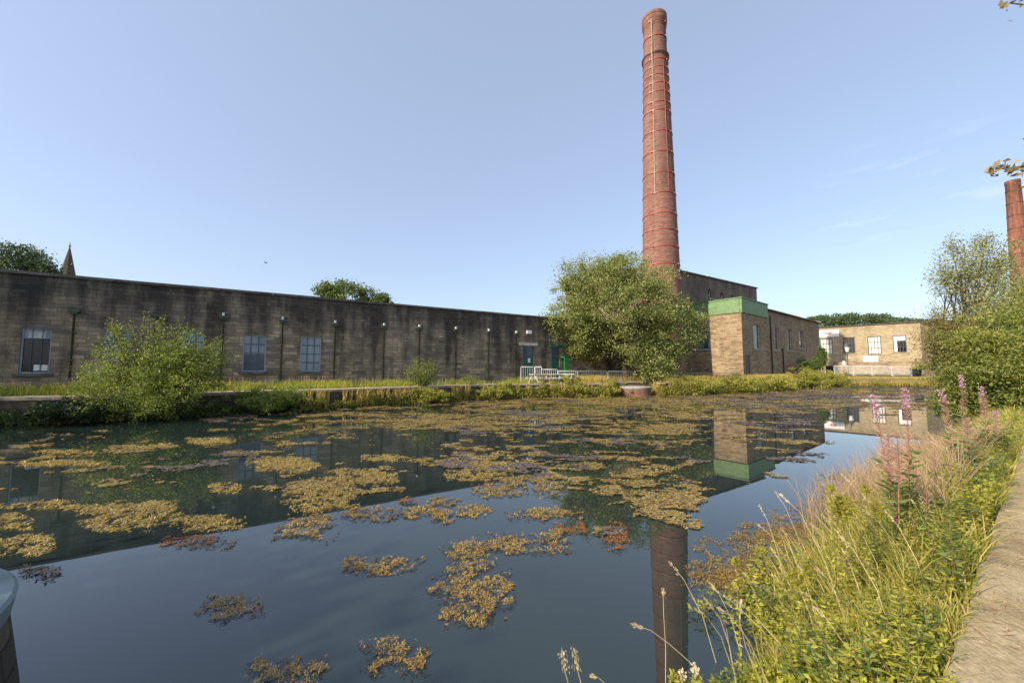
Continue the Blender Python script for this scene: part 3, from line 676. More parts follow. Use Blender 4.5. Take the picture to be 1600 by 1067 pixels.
# --- tall engine hall behind
HP = np.array([20.0, 50.0]); hx, _ = aty(1182, 450, 63.5); HD = np.array([hx - HP[0], 63.5 - HP[1]]); HLn = np.linalg.norm(HD); HD /= HLn
hz = aty(1182, 450, 63.5)[1]
hz = (hz + onwall(1063, 422, HP, HD)[1]) / 2
hw = lambda x, y: onwall(x, y, HP, HD)
hall = thing('engine_hall', 'tall dark stone building with arched windows behind the green parapet', 'building', (*HP, 0))
b = MB(); k0 = -3.; P0 = HP + HD * k0
arch = [rect(1105.5, 452, 1111.5, 480, hw), rect(1124.5, 457, 1130.5, 482, hw), rect(1141.5, 461, 1146.5, 484, hw)]
wallface(b, P0, HD, HLn - k0, -.2, hz - .15, [(h[0] - k0, h[1] - k0, h[2], h[3]) for h in arch])
c0, c1 = wpt(HP, HD, HLn, 0), wpt(HP, HD, HLn, 16); c2, c3 = wpt(P0, HD, 0, 16), wpt(P0, HD, 0, 0)
for a, c in ((c0, c1), (c1, c2), (c2, c3)): b.face([(*a, -.2), (*c, -.2), (*c, hz - .15), (*a, hz - .15)])
for h in arch:      # arch heads: fill the corners of each opening above the springing
    r_ = (h[1] - h[0]) / 2; kc = (h[0] + h[1]) / 2
    for sg in (-1, 1):
        pts = [(kc + sg * r_, h[3])] + [(kc + sg * r_ * math.cos(t), h[3] - r_ + r_ * math.sin(t)) for t in np.linspace(0, math.pi / 2, 7)]
        b.face([(*wpt(HP, HD, k, .0), z) for k, z in pts], uv=pts)
b.build('wall', 'hall_stone', hall)
for h in arch:
    wo = window(hall, HP, HD, h, 2, 3, 'ash', 'pane_dark', .07, .1, .25)
b = MB(); b.face([(*wpt(HP, HD, k0 + .2, .2), hz - .6), (*wpt(HP, HD, HLn - .2, .2), hz - .6), (*wpt(HP, HD, HLn - .2, 15.8), hz - .6), (*wpt(HP, HD, k0 + .2, 15.8), hz - .6)]); b.build('roof', 'roof_felt', hall)
b = MB(); q = wpt(HP, HD, (HLn + k0) / 2, .1); b.box((*q, hz - .07), (HLn - k0 + .3, .5, .18), math.atan2(HD[1], HD[0])); q = wpt(HP, HD, HLn - .1, 8.2); b.box((*q, hz - .07), (.5, 15.6, .178), math.atan2(HD[1], HD[0])); b.build('coping', 'coping', hall)
k, z = hw(1117, 433); b = MB(); q = wpt(HP, HD, k, 1.2); b.lathe(q, [(.28, hz - .6), (.28, hz + .25), (.42, hz + .3), (.42, hz + .5), (.1, hz + .7)], 12); b.build('roof_vent', 'ash', hall)
# --- far sandstone building on the right
FA = np.array([64., 79.]); fbx = aty(1460, 500, 68.)[0]; FD = np.array([fbx - 64., 68. - 79.]); FL = np.linalg.norm(FD); FD /= FL
fz = (aty(1284, 512, 79.)[1] + aty(1460, 500, 68.)[1]) / 2
fw_ = lambda x, y: onwall(x, y, FA, FD)
farb = thing('sandstone_building', 'sunlit yellow sandstone building with a white sign board across the far end', 'building', (*FA, 0))
kE = fw_(1440, 540)[0]; kS = -8.
FP = FA + FD * kS
fwins = [rect(1281.5, 529, 1301, 554, fw_), rect(1317, 527, 1336, 552, fw_), rect(1356, 525.5, 1377, 553, fw_), rect(1395.5, 524, 1416.5, 550.5, fw_)]
b = MB(); wallface(b, FP, FD, kE - kS, -.2, fz - .1, [(h[0] - kS, h[1] - kS, h[2], h[3]) for h in fwins], depth=.2)
e1 = FA + FD * kE
RD2 = np.array([.95, .31]); e2 = e1 + RD2 * 14; e3 = (e2[0] - FD[1] * 18, e2[1] + FD[0] * 18); e4 = wpt(FP, FD, 0, 18)
b.face([(*e1, -.2), (*e2, -.2), (*e2, fz - .1), (*e1, fz - .1)]); b.face([(*e2, -.2), (*e3, -.2), (*e3, fz - .1), (*e2, fz - .1)]); b.face([(*e4, -.2), (*FP, -.2), (*FP, fz - .1), (*e4, fz - .1)]); b.face([(*e3, -.2), (*e4, -.2), (*e4, fz - .1), (*e3, fz - .1)])
b.build('wall', 'far_stone', farb)
b = MB(); b.face([(*FP, fz - .3), (*e1, fz - .3), (*e2, fz - .3), (*e3, fz - .3), (*e4, fz - .3)]); b.build('roof', 'roof_felt', farb)
b = MB(); q = (FP + e1) / 2; b.box((q[0], q[1], fz - .03), (kE - kS + .2, .5, .16), math.atan2(FD[1], FD[0])); q = (e1 + e2) / 2; b.box((q[0], q[1], fz - .034), (14.2, .45, .16), math.atan2(RD2[1], RD2[0])); b.build('cornice', 'coping', farb)
for i, h in enumerate(fwins):
    pm = ['pane_white', 'pane_dark', 'pane_white', 'pane_dark'][i]
    window(farb, FA, FD, h, 4 if i != 3 else 4, 3, 'frame_dark', pm, .09, .12, .15, sill='far_stone')
h = fwins[3]; k = h[0] + (h[1] - h[0]) * .16; b = MB(); q = wpt(FA, FD, k, .10); b.box((*q, (h[2] + h[3]) / 2), ((h[1] - h[0]) * .28, .02, (h[3] - h[2]) * .92), math.atan2(FD[1], FD[0])); q = wpt(FA, FD, (h[0] + h[1]) / 2 + .25, .115); b.box((*q, h[3] - .55), ((h[1] - h[0]) * .7, .02, .8), math.atan2(FD[1], FD[0])); b.build('blind', 'white_paint', farb)
sg = rect(1276, 516, 1311, 526.5, fw_); k = (sg[0] + sg[1]) / 2
sgn = thing('sign_board', 'long white sign board with a small red mark high on the sandstone building', 'sign', (*wpt(FA, FD, k, -.06), 0))
wallbox(FA, FD, k, (sg[2] + sg[3]) / 2, (sg[1] - sg[0], .08, sg[3] - sg[2]), -.05, 'panel', 'white_paint', sgn)
kk, zz = fw_(1294, 520.8); b = MB(); q = wpt(FA, FD, kk, -.11)
for t0 in range(10):
    a0 = t0 / 10 * 2 * math.pi; b.box((q[0] + FD[0] * .42 * math.cos(a0), q[1] + FD[1] * .42 * math.cos(a0), zz + .16 * math.sin(a0)), (.26, .02, .09), math.atan2(FD[1], FD[0]))
b.box((*q, zz), (.5, .02, .08), math.atan2(FD[1], FD[0])); b.build('emblem', 'red_mark', sgn)
# low wall, lean-to door, boards at the foot of it
GZ = .95
LWP = FA + np.array([FD[1], -FD[0]]) * 5.0
lwf = lambda x, y: onwall(x, y, LWP, FD)
ka, kb = lwf(1303, 580)[0], lwf(1431, 580)[0]
b = MB(); q = wpt(LWP, FD, (ka + kb) / 2); zt2 = lwf(1370, 566)[1]; b.box((*q, zt2 / 2), (kb - ka, .35, zt2), math.atan2(FD[1], FD[0])); 
b.box((*q, zt2 + .06), (kb - ka + .1, .45, .12), math.atan2(FD[1], FD[0])); tag(b.build('boundary_wall', 'annex_stone'), 'low brown stone wall in front of the sandstone building', 'wall')
bd = rect(1348.5, 556, 1372, 566, lambda x, y: onwall(x, y, LWP + np.array([-FD[1], FD[0]]) * 1.2, FD)); q = wpt(LWP, FD, (bd[0] + bd[1]) / 2, 1.2)
b = MB(); b.box((*q, (bd[2] + bd[3]) / 2 - .15), (bd[1] - bd[0], .06, bd[3] - bd[2] + .3), math.atan2(FD[1], FD[0]))
for s_ in (-1, 1): b.box((*wpt(LWP, FD, (bd[0] + bd[1]) / 2 + s_ * (bd[1] - bd[0]) * .3, 1.28), 1.9), (.1, .08, 2.4), math.atan2(FD[1], FD[0]))
tag(b.build('notice_board', 'white_paint'), 'broad white board standing behind the low wall under the third window', 'sign')
b = MB(); k, z = lwf(1298, 572); b.box((*wpt(LWP, FD, k, .5), 1.6), (1.5, 1.3, 1.9), math.atan2(FD[1], FD[0])); b.box((*wpt(LWP, FD, k, .5), 2.6), (1.6, 1.4, .1), math.atan2(FD[1], FD[0]))
tag(b.build('bin_store', 'dark'), 'small dark store box beside the clipped conifer at the corner of the stone building', 'bin store')
# standing sign on posts near the lamp
b = MB(); x, z = aty(1318.5, 567, 60.); st = thing('post_sign', 'small white notice on a post left of the street lamp', 'sign', (x, 60, GZ))
b.box((x, 60, z), (.42, .04, .65)); b.build('panel', 'white_paint', st); b = MB(); b.tube([(x, 60.05, .9), (x, 60.05, z)], .035, 6); b.build('post', 'frame_dark', st)
# street lamp
x, z = aty(1323, 540, 55.); lp = thing('street_lamp', 'black lantern street lamp standing before the sandstone building', 'lamp', (x, 55, GZ))
b = MB(); b.lathe((x, 55.), [(.14, .8), (.14, 1.5), (.07, 1.6), (.05, z - 1.1), (.05, z - .95), (.12, z - .9)], 10); b.box((x, 55, z - 1.3), (.7, .05, .05)); b.build('post', 'frame_dark', lp)
b = MB(); b.lathe((x, 55.), [(.16, z - .9), (.30, z - .2), (.33, z - .18)], 6, sm=False); b.build('lantern', 'white_paint', lp)
b = MB(); b.lathe((x, 55.), [(.36, z - .18), (.36, z - .12), (.22, z + .25), (.08, z + .4), (.05, z + .75), (.01, z + .8)], 6, sm=False); b.build('hood', 'frame_dark', lp)
# second chimney on the right
c2x = aty(1582, 283, 78.)[0]; c2z = aty(1582, 283, 78.)[1]
C2 = (c2x, 78.)
ch2 = thing('distant_chimney', 'plain dark red brick chimney with a flat top rising above the right-hand trees', 'chimney', (*C2, 0))
def cr2(z): return 1.02 + (c2z - z) * .022
b = MB(); b.lathe(C2, [(cr2(z), z) for z in np.linspace(0, c2z - .8, 10)] + [(1.10, c2z - .7), (1.10, c2z), (.8, c2z), (.78, c2z - 1)], 48, rref=2.2); b.build('shaft', 'dark_brick', ch2)
for i in range(9):
    z = c2z - 2.2 - i * 2.7; b = MB(); b.lathe(C2, [(cr2(z) + .01, z - .06), (cr2(z) + .05, z - .06), (cr2(z) + .05, z + .06), (cr2(z) + .01, z + .06)], 48, sm=False); b.build('iron_band', 'band_dark', ch2)
# church spire beyond the shed
sx, sz = aty(109.5, 381, 95.); sp = thing('church_spire', 'slender pointed stone church spire rising behind the long shed roof', 'spire', (sx, 95, 0))
b = MB(); b.lathe((sx, 95.), [(2.0, 2), (2.0, 22.5), (2.15, 22.6), (2.15, 23), (1.85, 23.1), (.1, sz - .9), (.02, sz - .7)], 8, sm=False); b.build('steeple', 'hall_stone', sp)
b = MB(); b.lathe((sx, 95.), [(.05, sz - .9), (.22, sz - .7), (.22, sz - .5), (.05, sz - .35), (.04, sz + .3), (.01, sz + .35)], 8); b.box((sx, 95, sz), (.5, .08, .08)); b.build('finial', 'coping', sp)
# brick drums in the water
def drum(c, r, zt, label, zb=-1.):
    t = thing('brick_drum', label, 'water tank', (*c, 0), 'round brick drums in the pond')
    b = MB(); b.lathe(c, [(r + (.20 if c[1] < 5 else -.015), zb), (r - .015, zt - .14)], 64); b.build('wall', 'bank_stone' if c[1] < 5 else 'drum_brick', t)
    b = MB(); b.lathe(c, [(r - .06, zt - .14), (r, zt - .14), (r + .02, zt - .02), (r, zt), (.01, zt + .015)], 64, sm=False); b.build('capstone', 'cap_shaded' if c[1] < 5 else 'concrete', t)
q = atz(991, 618, 0); qd = np.array(q); 
drum((.3195 * 31.3, 31.3), 1.22, .72, 'round red brick drum with a pale concrete cap below the big tree')
drum((-4.30, 1.75), 1.33, .70, 'large round drum with a smooth grey cap at the near left of the pond')
# ---------------------------------------------------------------- barriers, benches, fences
def barrier(p0, p1, h, label, n=None, mt='galv', grp='metal crowd barriers along the far bank', z0=None, rb=.022):
    p0 = np.array(p0); p1 = np.array(p1); z = z0 if z0 is not None else gz(*p0); d = p1 - p0; ln = np.linalg.norm(d); n = n or max(3, int(ln / .17))
    t = thing('metal_barrier', label, 'barrier', (*p0, z), grp)
    P = lambda s_, zz: (p0[0] + d[0] * s_, p0[1] + d[1] * s_, zz)
    b = MB(); b.tube([P(0, z + .0), P(0, z + h - .06), P(.02, z + h), P(.98, z + h), P(1, z + h - .06), P(1, z + .0)], rb, 6); b.tube([P(0, z + .2), P(1, z + .2)], rb * .8, 5); b.build('frame', mt, t)
    b = MB()
    for i in range(1, n): b.tube([P(i / n, z + .2), P(i / n, z + h)], rb * .5, 4, cap=False)
    b.build('bars', mt, t)
    dn = np.array([-d[1], d[0]]) / ln
    for s_ in (.06, .94):
        b = MB(); c = p0 + d * s_; b.tube([(*(c - dn * .28), z + .02), (*(c - dn * .05), z + .12), (*(c + dn * .05), z + .12), (*(c + dn * .28), z + .02)], rb * .9, 5); b.build('foot', mt, t)
    return t
def bar_px(x0, x1, Y0, Y1, ytop, label, **k):
    a = aty(x0, ytop, Y0); c = aty(x1, ytop, Y1); z = gz(a[0], Y0); return barrier((a[0], Y0), (c[0], Y1), a[1] - z, label, **k)
bar_px(814, 835, 30.6, 31.0, 573, 'pale barrier panel standing in front of the solid green door', mt='white_paint')
bar_px(836, 846, 30.6, 30.3, 573, 'narrow pale barrier panel set end on beside the white benches', mt='white_paint')
bar_px(846, 871, 30.4, 30.8, 577, 'pale barrier panel right behind the white benches', mt='white_paint')
bar_px(872, 902, 31.2, 31.9, 579.5, 'grey barrier just right of the white benches', mt='white_paint')
bar_px(903, 948, 32.0, 33.2, 579.5, 'grey barrier left of the big tree trunk')
bar_px(950, 990, 33.2, 34.0, 580, 'grey barrier directly behind the big tree trunk')
bar_px(1066, 1112, 36.5, 36.8, 583, 'grey barrier across the shaded foot of the chimney')
bar_px(1114, 1160, 36.8, 37.2, 583, 'thin grey barrier before the sunlit stone corner')
labs = ['leftmost of the pale railings before the sandstone building', 'second railing from the left, below the third window', 'third railing from the left, before the low brown wall', 'rightmost pale railing, ending at the dark bins']
xs = [1303, 1333, 1362, 1393, 1424]
for i in range(4): bar_px(xs[i], xs[i + 1], 52.5 - i * .6, 51.9 - i * .6, 571.5 + .3 * i, labs[i], grp='railings by the sandstone building', n=17, mt='white_paint', z0=None, rb=.027)
# white benches
def bench(px, Y, ang, label):
    x, _ = aty(px, 580, Y); z = gz(x, Y); t = thing('picnic_bench', label, 'bench', (x, Y, z), 'white picnic benches by the entrance')
    ca, sa = math.cos(ang), math.sin(ang); W = lambda a, b_, c: (x + a * ca - b_ * sa, Y + a * sa + b_ * ca, z + c)
    b = MB(); b.box(W(0, 0, .74), (1.5, .7, .05), ang); b.build('table_top', 'ash', t)
    for s_ in (-1, 1):
        b = MB(); b.box(W(0, s_ * .7, .45), (1.5, .26, .05), ang); b.build('seat', 'ash', t)
        b = MB(); b.tube([W(s_ * .55, -.75, 0), W(s_ * .55, -.2, .74)], .035, 5); b.tube([W(s_ * .55, .75, 0), W(s_ * .55, .2, .74)], .035, 5); b.tube([W(s_ * .55, -.7, .42), W(s_ * .55, .7, .42)], .03, 5); b.build('leg', 'ash', t)
bench(843, 29.9, .5, 'white picnic bench at the left, behind the end-on barrier'); bench(862, 30.1, .2, 'white picnic bench in front of the green porch'); bench(884, 30.3, -.4, 'white picnic bench at the right, near the drum')
# board fence and bins
b = MB(); x0, _ = aty(1432, 570, 52.); x1, _ = aty(1478, 570, 49.); zt3 = aty(1450, 559, 51.)[1]
n = 28; pts = [(x0 + (x1 - x0) * i / n, 52 - 3 * i / n) for i in range(n + 1)]
fe = thing('board_fence', 'weathered upright board fence right of the dark bins', 'fence', (x0, 52, .9))
for i in range(n): b.box((*pts[i], (zt3 + .8) / 2 + random.uniform(-.06, .06)), ((x1 - x0) / n * .92, .03, zt3 - .8), -.5)
b.build('boards', 'timber', fe); b = MB()
for i in (0, 9, 18, 28): b.box((pts[i][0], pts[i][1] + .06, (zt3 + .7) / 2), (.12, .1, zt3 - .75), -.5)
b.build('posts', 'timber', fe)
def wheelie(px, Y, label, mt):
    x, _ = aty(px, 575, Y); z = gz(x, Y); t = thing('wheelie_bin', label, 'bin', (x, Y, z), 'bins by the board fence')
    b = MB(); z1 = z + 1.0
    for (s0, s1, za, zb) in ((.22, .29, z + .08, z1),):
        P0 = [(x - s0, Y - s0), (x + s0, Y - s0), (x + s0, Y + s0), (x - s0, Y + s0)]; P1 = [(x - s1, Y - s1), (x + s1, Y - s1), (x + s1, Y + s1), (x - s1, Y + s1)]
        for i in range(4): b.face([(*P0[i], za), (*P0[(i + 1) % 4], za), (*P1[(i + 1) % 4], zb), (*P1[i], zb)])
    b.build('body', mt, t); b = MB(); b.box((x, Y, z1 + .04), (.62, .66, .07)); b.box((x, Y + .3, z1 + .02), (.5, .06, .06)); b.build('lid', mt, t)
    for s_ in (-1, 1): b = MB(); b.tube([(x + s_ * .2, Y + .28, z + .1), (x + s_ * .27, Y + .28, z + .1)], .1, 10); b.build('wheel', 'dark', t)
wheelie(1428, 50.5, 'blue bin at the end of the pale railings', 'bin'); wheelie(1433.5, 50.3, 'near-black bin against the board fence', 'dark')
# bird in the sky
x, z = aty(415.5, 411, 60.); b = MB(); b.tube([(x - .25, 60, z), (x - .1, 60, z + .02), (x + .1, 60, z + .02), (x + .3, 60, z)], [.01, .06, .06, .01], 8)
for s_ in (-1, 1): b.face([(x - .08, 60, z + .03), (x + .08, 60, z + .03), (x + .02, 60 + s_ * .45, z + .2), (x - .1, 60 + s_ * .4, z + .2)]) 
tag(b.build('bird', 'dark'), 'tiny dark bird flying above the long shed', 'bird')
# ---------------------------------------------------------------- trees and bushes
def blob(c, r, n, shell=.55):
    """points in an ellipsoid, more towards its surface"""
    d = unit(rng.normal(size=(n, 3))); rr = (shell + (1 - shell) * rng.uniform(0, 1, n)) ** 1.0
    return np.asarray(c) + d * rr[:, None] * np.asarray(r)
def crown(name, ells, nclump, per, cs, size, mt, parent, shell=.6, droop=-.15, extra=None, aspect=.5, zmin=None, nw=.35, ragged=.95):
    """ells: [(centre, radii, weight)]; clumps of leaves spread through them"""
    wts = np.array([e[2] for e in ells], float); wts /= wts.sum(); C_ = []
    for e, k in zip(ells, rng.multinomial(nclump, wts)): C_.append(blob(e[0], e[1], k, shell))
    C_ = np.concatenate([e[0] + (c - np.asarray(e[0])) * (1 + ragged * (fbm(c[:, 0] + c[:, 2] * .7, c[:, 1] - c[:, 2] * .5, 1.1 / max(.3, min(e[1]) * .8), 3.3) * 1.0 + rng.normal(size=len(c)) * .10))[:, None] for e, c in zip(ells, C_)]); cr_ = cs * rng.uniform(.5, 1.3, len(C_))
    P = (C_[:, None, :] + rng.normal(size=(len(C_), per, 3)) * (cr_[:, None, None] * np.array([1, 1, .7]))).reshape(-1, 3)
    if zmin is not None: P = P[P[:, 2] > zmin]
    o = leaves(name, P, size, mt, parent, axis=(0, 0, droop), axw=.3, aspect=aspect, nrm=(0, 0, 1), nw=nw); return C_
def limbs(b, base, tips, r0, kmid=.5, wob=.12, seg=7, rt=.02):
    base = Vector(base)
    for t in tips:
        t = Vector(t); v = t - base; ln = v.length; m1 = base + v * .35 + Vector((random.uniform(-1, 1), random.uniform(-1, 1), random.uniform(.2, 1))) * ln * wob; m2 = base + v * .7 + Vector((random.uniform(-1, 1), random.uniform(-1, 1), random.uniform(0, .7))) * ln * wob * .7
        b.tube([base, m1, m2, t], [r0, r0 * .7, r0 * .4, rt], seg, cap=False)
# big round tree in front of the chimney
def pxv(px, py, Y): a = aty(px, py, Y); return (a[0], Y, a[1])
def prx(Y): return Y / FPX
TY = 35.; tr = thing('round_tree', 'large round olive-green tree in front of the tall chimney', 'tree', (aty(976, 590, TY)[0], TY, 1.0))
s_ = prx(TY)
def E_(px, py, rx, ry, w_=1., Y=TY, dy=0., k=1.): s = prx(Y); c = pxv(px, py, Y); return ((c[0], Y + dy, c[2]), (rx * s, rx * s * k, ry * s), w_)
ells = [E_(955, 487, 88, 74, 5), E_(930, 447, 52, 38, 1.5), E_(895, 516, 46, 36, 1.4), E_(1020, 470, 48, 48, 1.4), E_(1045, 520, 46, 42, 1.5), E_(1012, 562, 36, 38, 1.1, dy=-1.2), E_(870, 518, 26, 26, .5), E_(985, 545, 40, 26, .6), E_(905, 540, 30, 22, .6), E_(955, 535, 45, 24, .5, dy=2), E_(965, 425, 50, 22, .8), E_(1083, 512, 12, 28, .15)]
cl = crown('crown', ells, 1000, 125, .42, .17, 'leaf_tree', tr, shell=.62, ragged=.45)
sp_ = blob(pxv(955, 480, TY), (97 * s_, 90 * s_, 84 * s_), 2600, .93); sp_ = sp_[sp_[:, 2] > 3.2]
leaves('twig_leaves', sp_ + rng.normal(size=sp_.shape) * .3, .15, 'leaf_tree', tr)
b = MB(); tb = (tr.location[0], TY, .8); b.tube([tb, (tb[0] + .1, TY, 2.4), (tb[0] - .1, TY, 4.2), (tb[0] + .3, TY, 7)], [.34, .27, .22, .12], 9)
limbs(b, (tb[0] + .1, TY, 2.6), [tuple(cl[i]) for i in range(0, 900, 26)], .13, rt=.015); limbs(b, (tb[0] + 1.7, TY - 1.2, .9), [pxv(1012, 560, TY - 1.2), pxv(1020, 580, TY - 1.)], .07)
b.build('trunk', 'bark', tr)
# bush at left on the bank
BY = 16.6; bs = thing('willow_bush', 'big shrubby bush with upright yellow-green shoots on the left bank', 'bush', (aty(245, 640, BY)[0], BY, .9))
ells = [E_(250, 582, 78, 46, 3, Y=BY, k=.7), E_(235, 608, 100, 38, 3.2, Y=BY, k=.6), E_(275, 560, 50, 30, 1.4, Y=BY, k=.7), E_(175, 595, 40, 34, .9, Y=BY), E_(320, 570, 28, 40, .8, Y=BY), E_(220, 632, 75, 22, 1.4, Y=BY - .6, k=.5), E_(172, 512, 8, 14, .06, Y=BY)]
crown('foliage', ells, 760, 46, .17, .08, 'leaf_bush', bs, shell=.5, droop=.3, zmin=.02)
shoots = []; b = MB()
for i in range(150):
    px = random.uniform(138, 350); top = 555 - 50 * math.exp(-((px - 245) / 70) ** 2) + random.uniform(-26, 32)
    if abs(px - 175) < 9: top = 497 + random.uniform(0, 12)
    if abs(px - 245) < 6: top = 494 + random.uniform(0, 15)
    t = Vector(pxv(px, top, BY + random.uniform(-.8, .8))); base = Vector((bs.location[0] + (t[0] - bs.location[0]) * .45, BY, 1.0)); mid = base.lerp(t, .5) + Vector((random.uniform(-.1, .1), 0, .15))
    b.tube([base, mid, t], [.02, .012, .004], 4, cap=False)
    for k in range(46): u = random.uniform(.3, 1); shoots.append(base.lerp(mid, u * 2) if u < .5 else mid.lerp(t, u * 2 - 1))
P = np.array([tuple(q) for q in shoots]); leaves('shoot_leaves', P + rng.normal(size=P.shape) * .05, .085, 'leaf_bush', bs, axis=(0, 0, 1), axw=.4); b.build('stems', 'bark', bs)
# narrow upright willows further along
def sapling(px, py0, py1, rx, Y, label, n=60, mt='leaf_bush', lsz=.10, per=34):
    x, zb = aty(px, py0, Y); zb = gz(x, Y); zt = aty(px, py1, Y)[1]; t = thing('willow_sapling', label, 'sapling', (x, Y, zb), 'young willows on the far bank'); b = MB(); sh = []
    for i in range(n):
        a = random.uniform(0, 6.283); rr = rx * prx(Y) * math.sqrt(random.random()); hh = (zt - zb) * (1 - .45 * (rr / (rx * prx(Y))) ** 2) * random.uniform(.7, 1.02)
        base = Vector((x + random.uniform(-.1, .1), Y, zb)); tip = Vector((x + math.cos(a) * rr, Y + math.sin(a) * rr, zb + hh)); mid = base.lerp(tip, .5) + Vector((-math.cos(a), -math.sin(a), 0)) * rr * .12
        b.tube([base, mid, tip], [.014, .009, .003], 4, cap=False)
        for k in range(per): u = random.uniform(.15, 1); sh.append(tuple(base.lerp(mid, u * 2) if u < .5 else mid.lerp(tip, u * 2 - 1)))
    P = np.array(sh); leaves('foliage', P + rng.normal(size=P.shape) * .07, lsz, mt, t, axis=(0, 0, 1), axw=.35, aspect=.3); b.build('stems', 'bark', t)
sapling(659, 625, 553, 34, 24.8, 'feathery grey-green young willow in the middle of the far bank', 110, 'leaf_bush', .11, 40)
sapling(738, 606, 576, 20, 27., 'small low willow shoot between the middle willow and the door', 40, 'leaf_bush', .1, 24)
# bramble mounds and bushes along the far bank
def mound(px, py, rx, ry, Y, label, mt='bank_green', n=90, lsz=.1, per=60, nm='bank_bush', grp='low bushes along the far bank', cs=None, k=.8, shell=.5):
    x, z = aty(px, py, Y); t = thing(nm, label, 'bush', (x, Y, max(.0, gz(x, Y))), grp); s = prx(Y)
    cc = crown('foliage', [((x, Y, z), (rx * s, rx * s * k, ry * s), 1.)], n, per, cs or min(rx, ry) * s * .22, lsz, mt, t, shell=shell, zmin=.01)
    b = MB(); limbs(b, (x, Y, max(.0, gz(x, Y) - .1)), [tuple(cc[i]) for i in range(0, len(cc), max(1, len(cc) // 9))], .03, rt=.006, seg=5); b.build('stems', 'bark', t)
    return t
mound(1262, 593, 26, 13, 41.2, 'rounded dark-footed bush overhanging the water below the hedge', n=130, lsz=.13)
mound(1296, 594, 24, 11, 44.0, 'last rounded bush before the bare far end of the pond', n=120, lsz=.13)
mound(1212, 598, 26, 13, 37.5, 'broad yellow-green bush below the annexe downpipes', n=130, lsz=.13)
mound(1150, 602, 30, 12, 34.2, 'sprawling yellow-green bush below the sunlit stone corner', n=130, lsz=.12)
mound(1088, 603, 30, 12, 32.6, 'sprawling bramble bush right of the brick drum', n=120, lsz=.12)
mound(945, 607, 24, 10, 29.9, 'low leafy mound just left of the brick drum', n=100, lsz=.11)
mound(893, 605, 28, 12, 29.5, 'leafy bramble mound below the white benches', n=110, lsz=.11)
mound(848, 607, 20, 10, 29.1, 'small bramble mound left of the white benches', n=80, lsz=.11)
mound(770, 613, 30, 10, 26.6, 'dark bramble patch hanging over the bank left of the door', n=90, lsz=.1)
mound(680, 618, 26, 11, 24.0, 'shaggy clump at the foot of the middle willow', n=90, lsz=.1)
mound(425, 624, 50, 15, 19.0, 'dark spreading bush beside the big shrub on the bank', 'leaf_bush', n=200, lsz=.09)
mound(110, 640, 55, 14, 15.2, 'dark low bush hanging over the water at the far left', 'leaf_dark', n=140, lsz=.09)
# clipped shrubs at the annexe corner
mound(1268, 570.5, 11, 6.5, 52, 'clipped box-shaped green hedge at the annexe corner', 'leaf_hedge', n=160, lsz=.14, nm='clipped_hedge', grp='shrubs at the annexe corner', cs=.12, shell=.7)
mound(1255, 570, 9, 9, 52.5, 'dark round shrub against the annexe wall', 'leaf_dark', n=120, lsz=.14, nm='dark_shrub', grp='shrubs at the annexe corner', cs=.14)
mound(1285, 557, 5, 15, 53.5, 'slim pointed conifer between the annexe and the sandstone building', 'leaf_hedge', n=150, lsz=.13, nm='slim_conifer', grp='shrubs at the annexe corner', cs=.12, k=1., shell=.4)
mound(1468, 570, 10, 9, 46, 'dark shrub before the board fence at the pond end', 'leaf_dark', n=80, lsz=.14, nm='dark_shrub', grp='shrubs at the pond end')
# trees beyond
def fartree(px, py, rx, ry, Y, label, mt='leaf_far', n=160, per=60, lsz=.4, nm='distant_tree', grp='trees beyond the buildings', extra=()):
    x, z = aty(px, py, Y); t = thing(nm, label, 'tree', (x, Y, 1.), grp); s = prx(Y)
    el = [((x, Y, z), (rx * s, rx * s * .8, ry * s), 1.)] + [((aty(a, b_, Y)[0], Y, aty(a, b_, Y)[1]), (c * s, c * s, d * s), c / rx) for a, b_, c, d in extra]
    cc = crown('crown', el, n, per, min(rx, ry) * s * .16, lsz, mt, t, shell=.55, ragged=.3)
    b = MB(); b.tube([(x, Y, .5), (x, Y, z * .6), (x, Y, z)], [.5, .35, .15], 8); limbs(b, (x, Y, z * .6), [tuple(cc[i]) for i in range(0, len(cc), 14)], .16, rt=.03); b.build('trunk', 'bark', t)
fartree(22, 425, 52, 42, 60, 'dark leafy tree showing over the shed roof at the far left', 'leaf_far', 260, 60, .4, extra=[(60, 425, 18, 14)])
fartree(547, 468, 44, 27, 75, 'rounded pale green tree showing over the middle of the shed roof', 'leaf_hedge', 220, 60, .45, extra=[(592, 474, 16, 14), (515, 458, 18, 16)])
# wooded hill behind the sandstone building
hx0 = aty(1250, 500, 260.)[0]; hx1 = aty(1480, 500, 260.)[0]
tg = MB(); nseg = 40
for i in range(nseg):
    for j in range(6):
        def hp(i, j):
            u = i / nseg; x = (hx0 - 60) + (hx1 + 220 - hx0 + 60) * u; v = j / 6; h = 32 * math.sin(min(1, max(0, u * 1.1)) * math.pi * .9 + .1) * math.sin(v * math.pi / 2)
            return (x, 225 + 60 * v, .8 + max(0, h))
        tg.face([hp(i, j), hp(i + 1, j), hp(i + 1, j + 1), hp(i, j + 1)])
tag(tg.build('hill', 'ground'), kind='structure')
prof_px = [(1240, 512), (1262, 496), (1275, 493), (1290, 491), (1310, 489), (1335, 487.5), (1360, 490), (1378, 486), (1392, 491), (1410, 495), (1440, 497), (1470, 499), (1560, 497), (1640, 500)]
C_ = []
for i in range(560):
    px = random.uniform(1240, 1640); k = 0
    while prof_px[k + 1][0] < px: k += 1
    a, c = prof_px[k], prof_px[k + 1]; y = a[1] + (c[1] - a[1]) * (px - a[0]) / (c[0] - a[0]); Y = random.uniform(225, 262)
    yy = y + 5 + random.random() ** 1.6 * 30; q = pxv(px, yy, Y); C_.append(q)
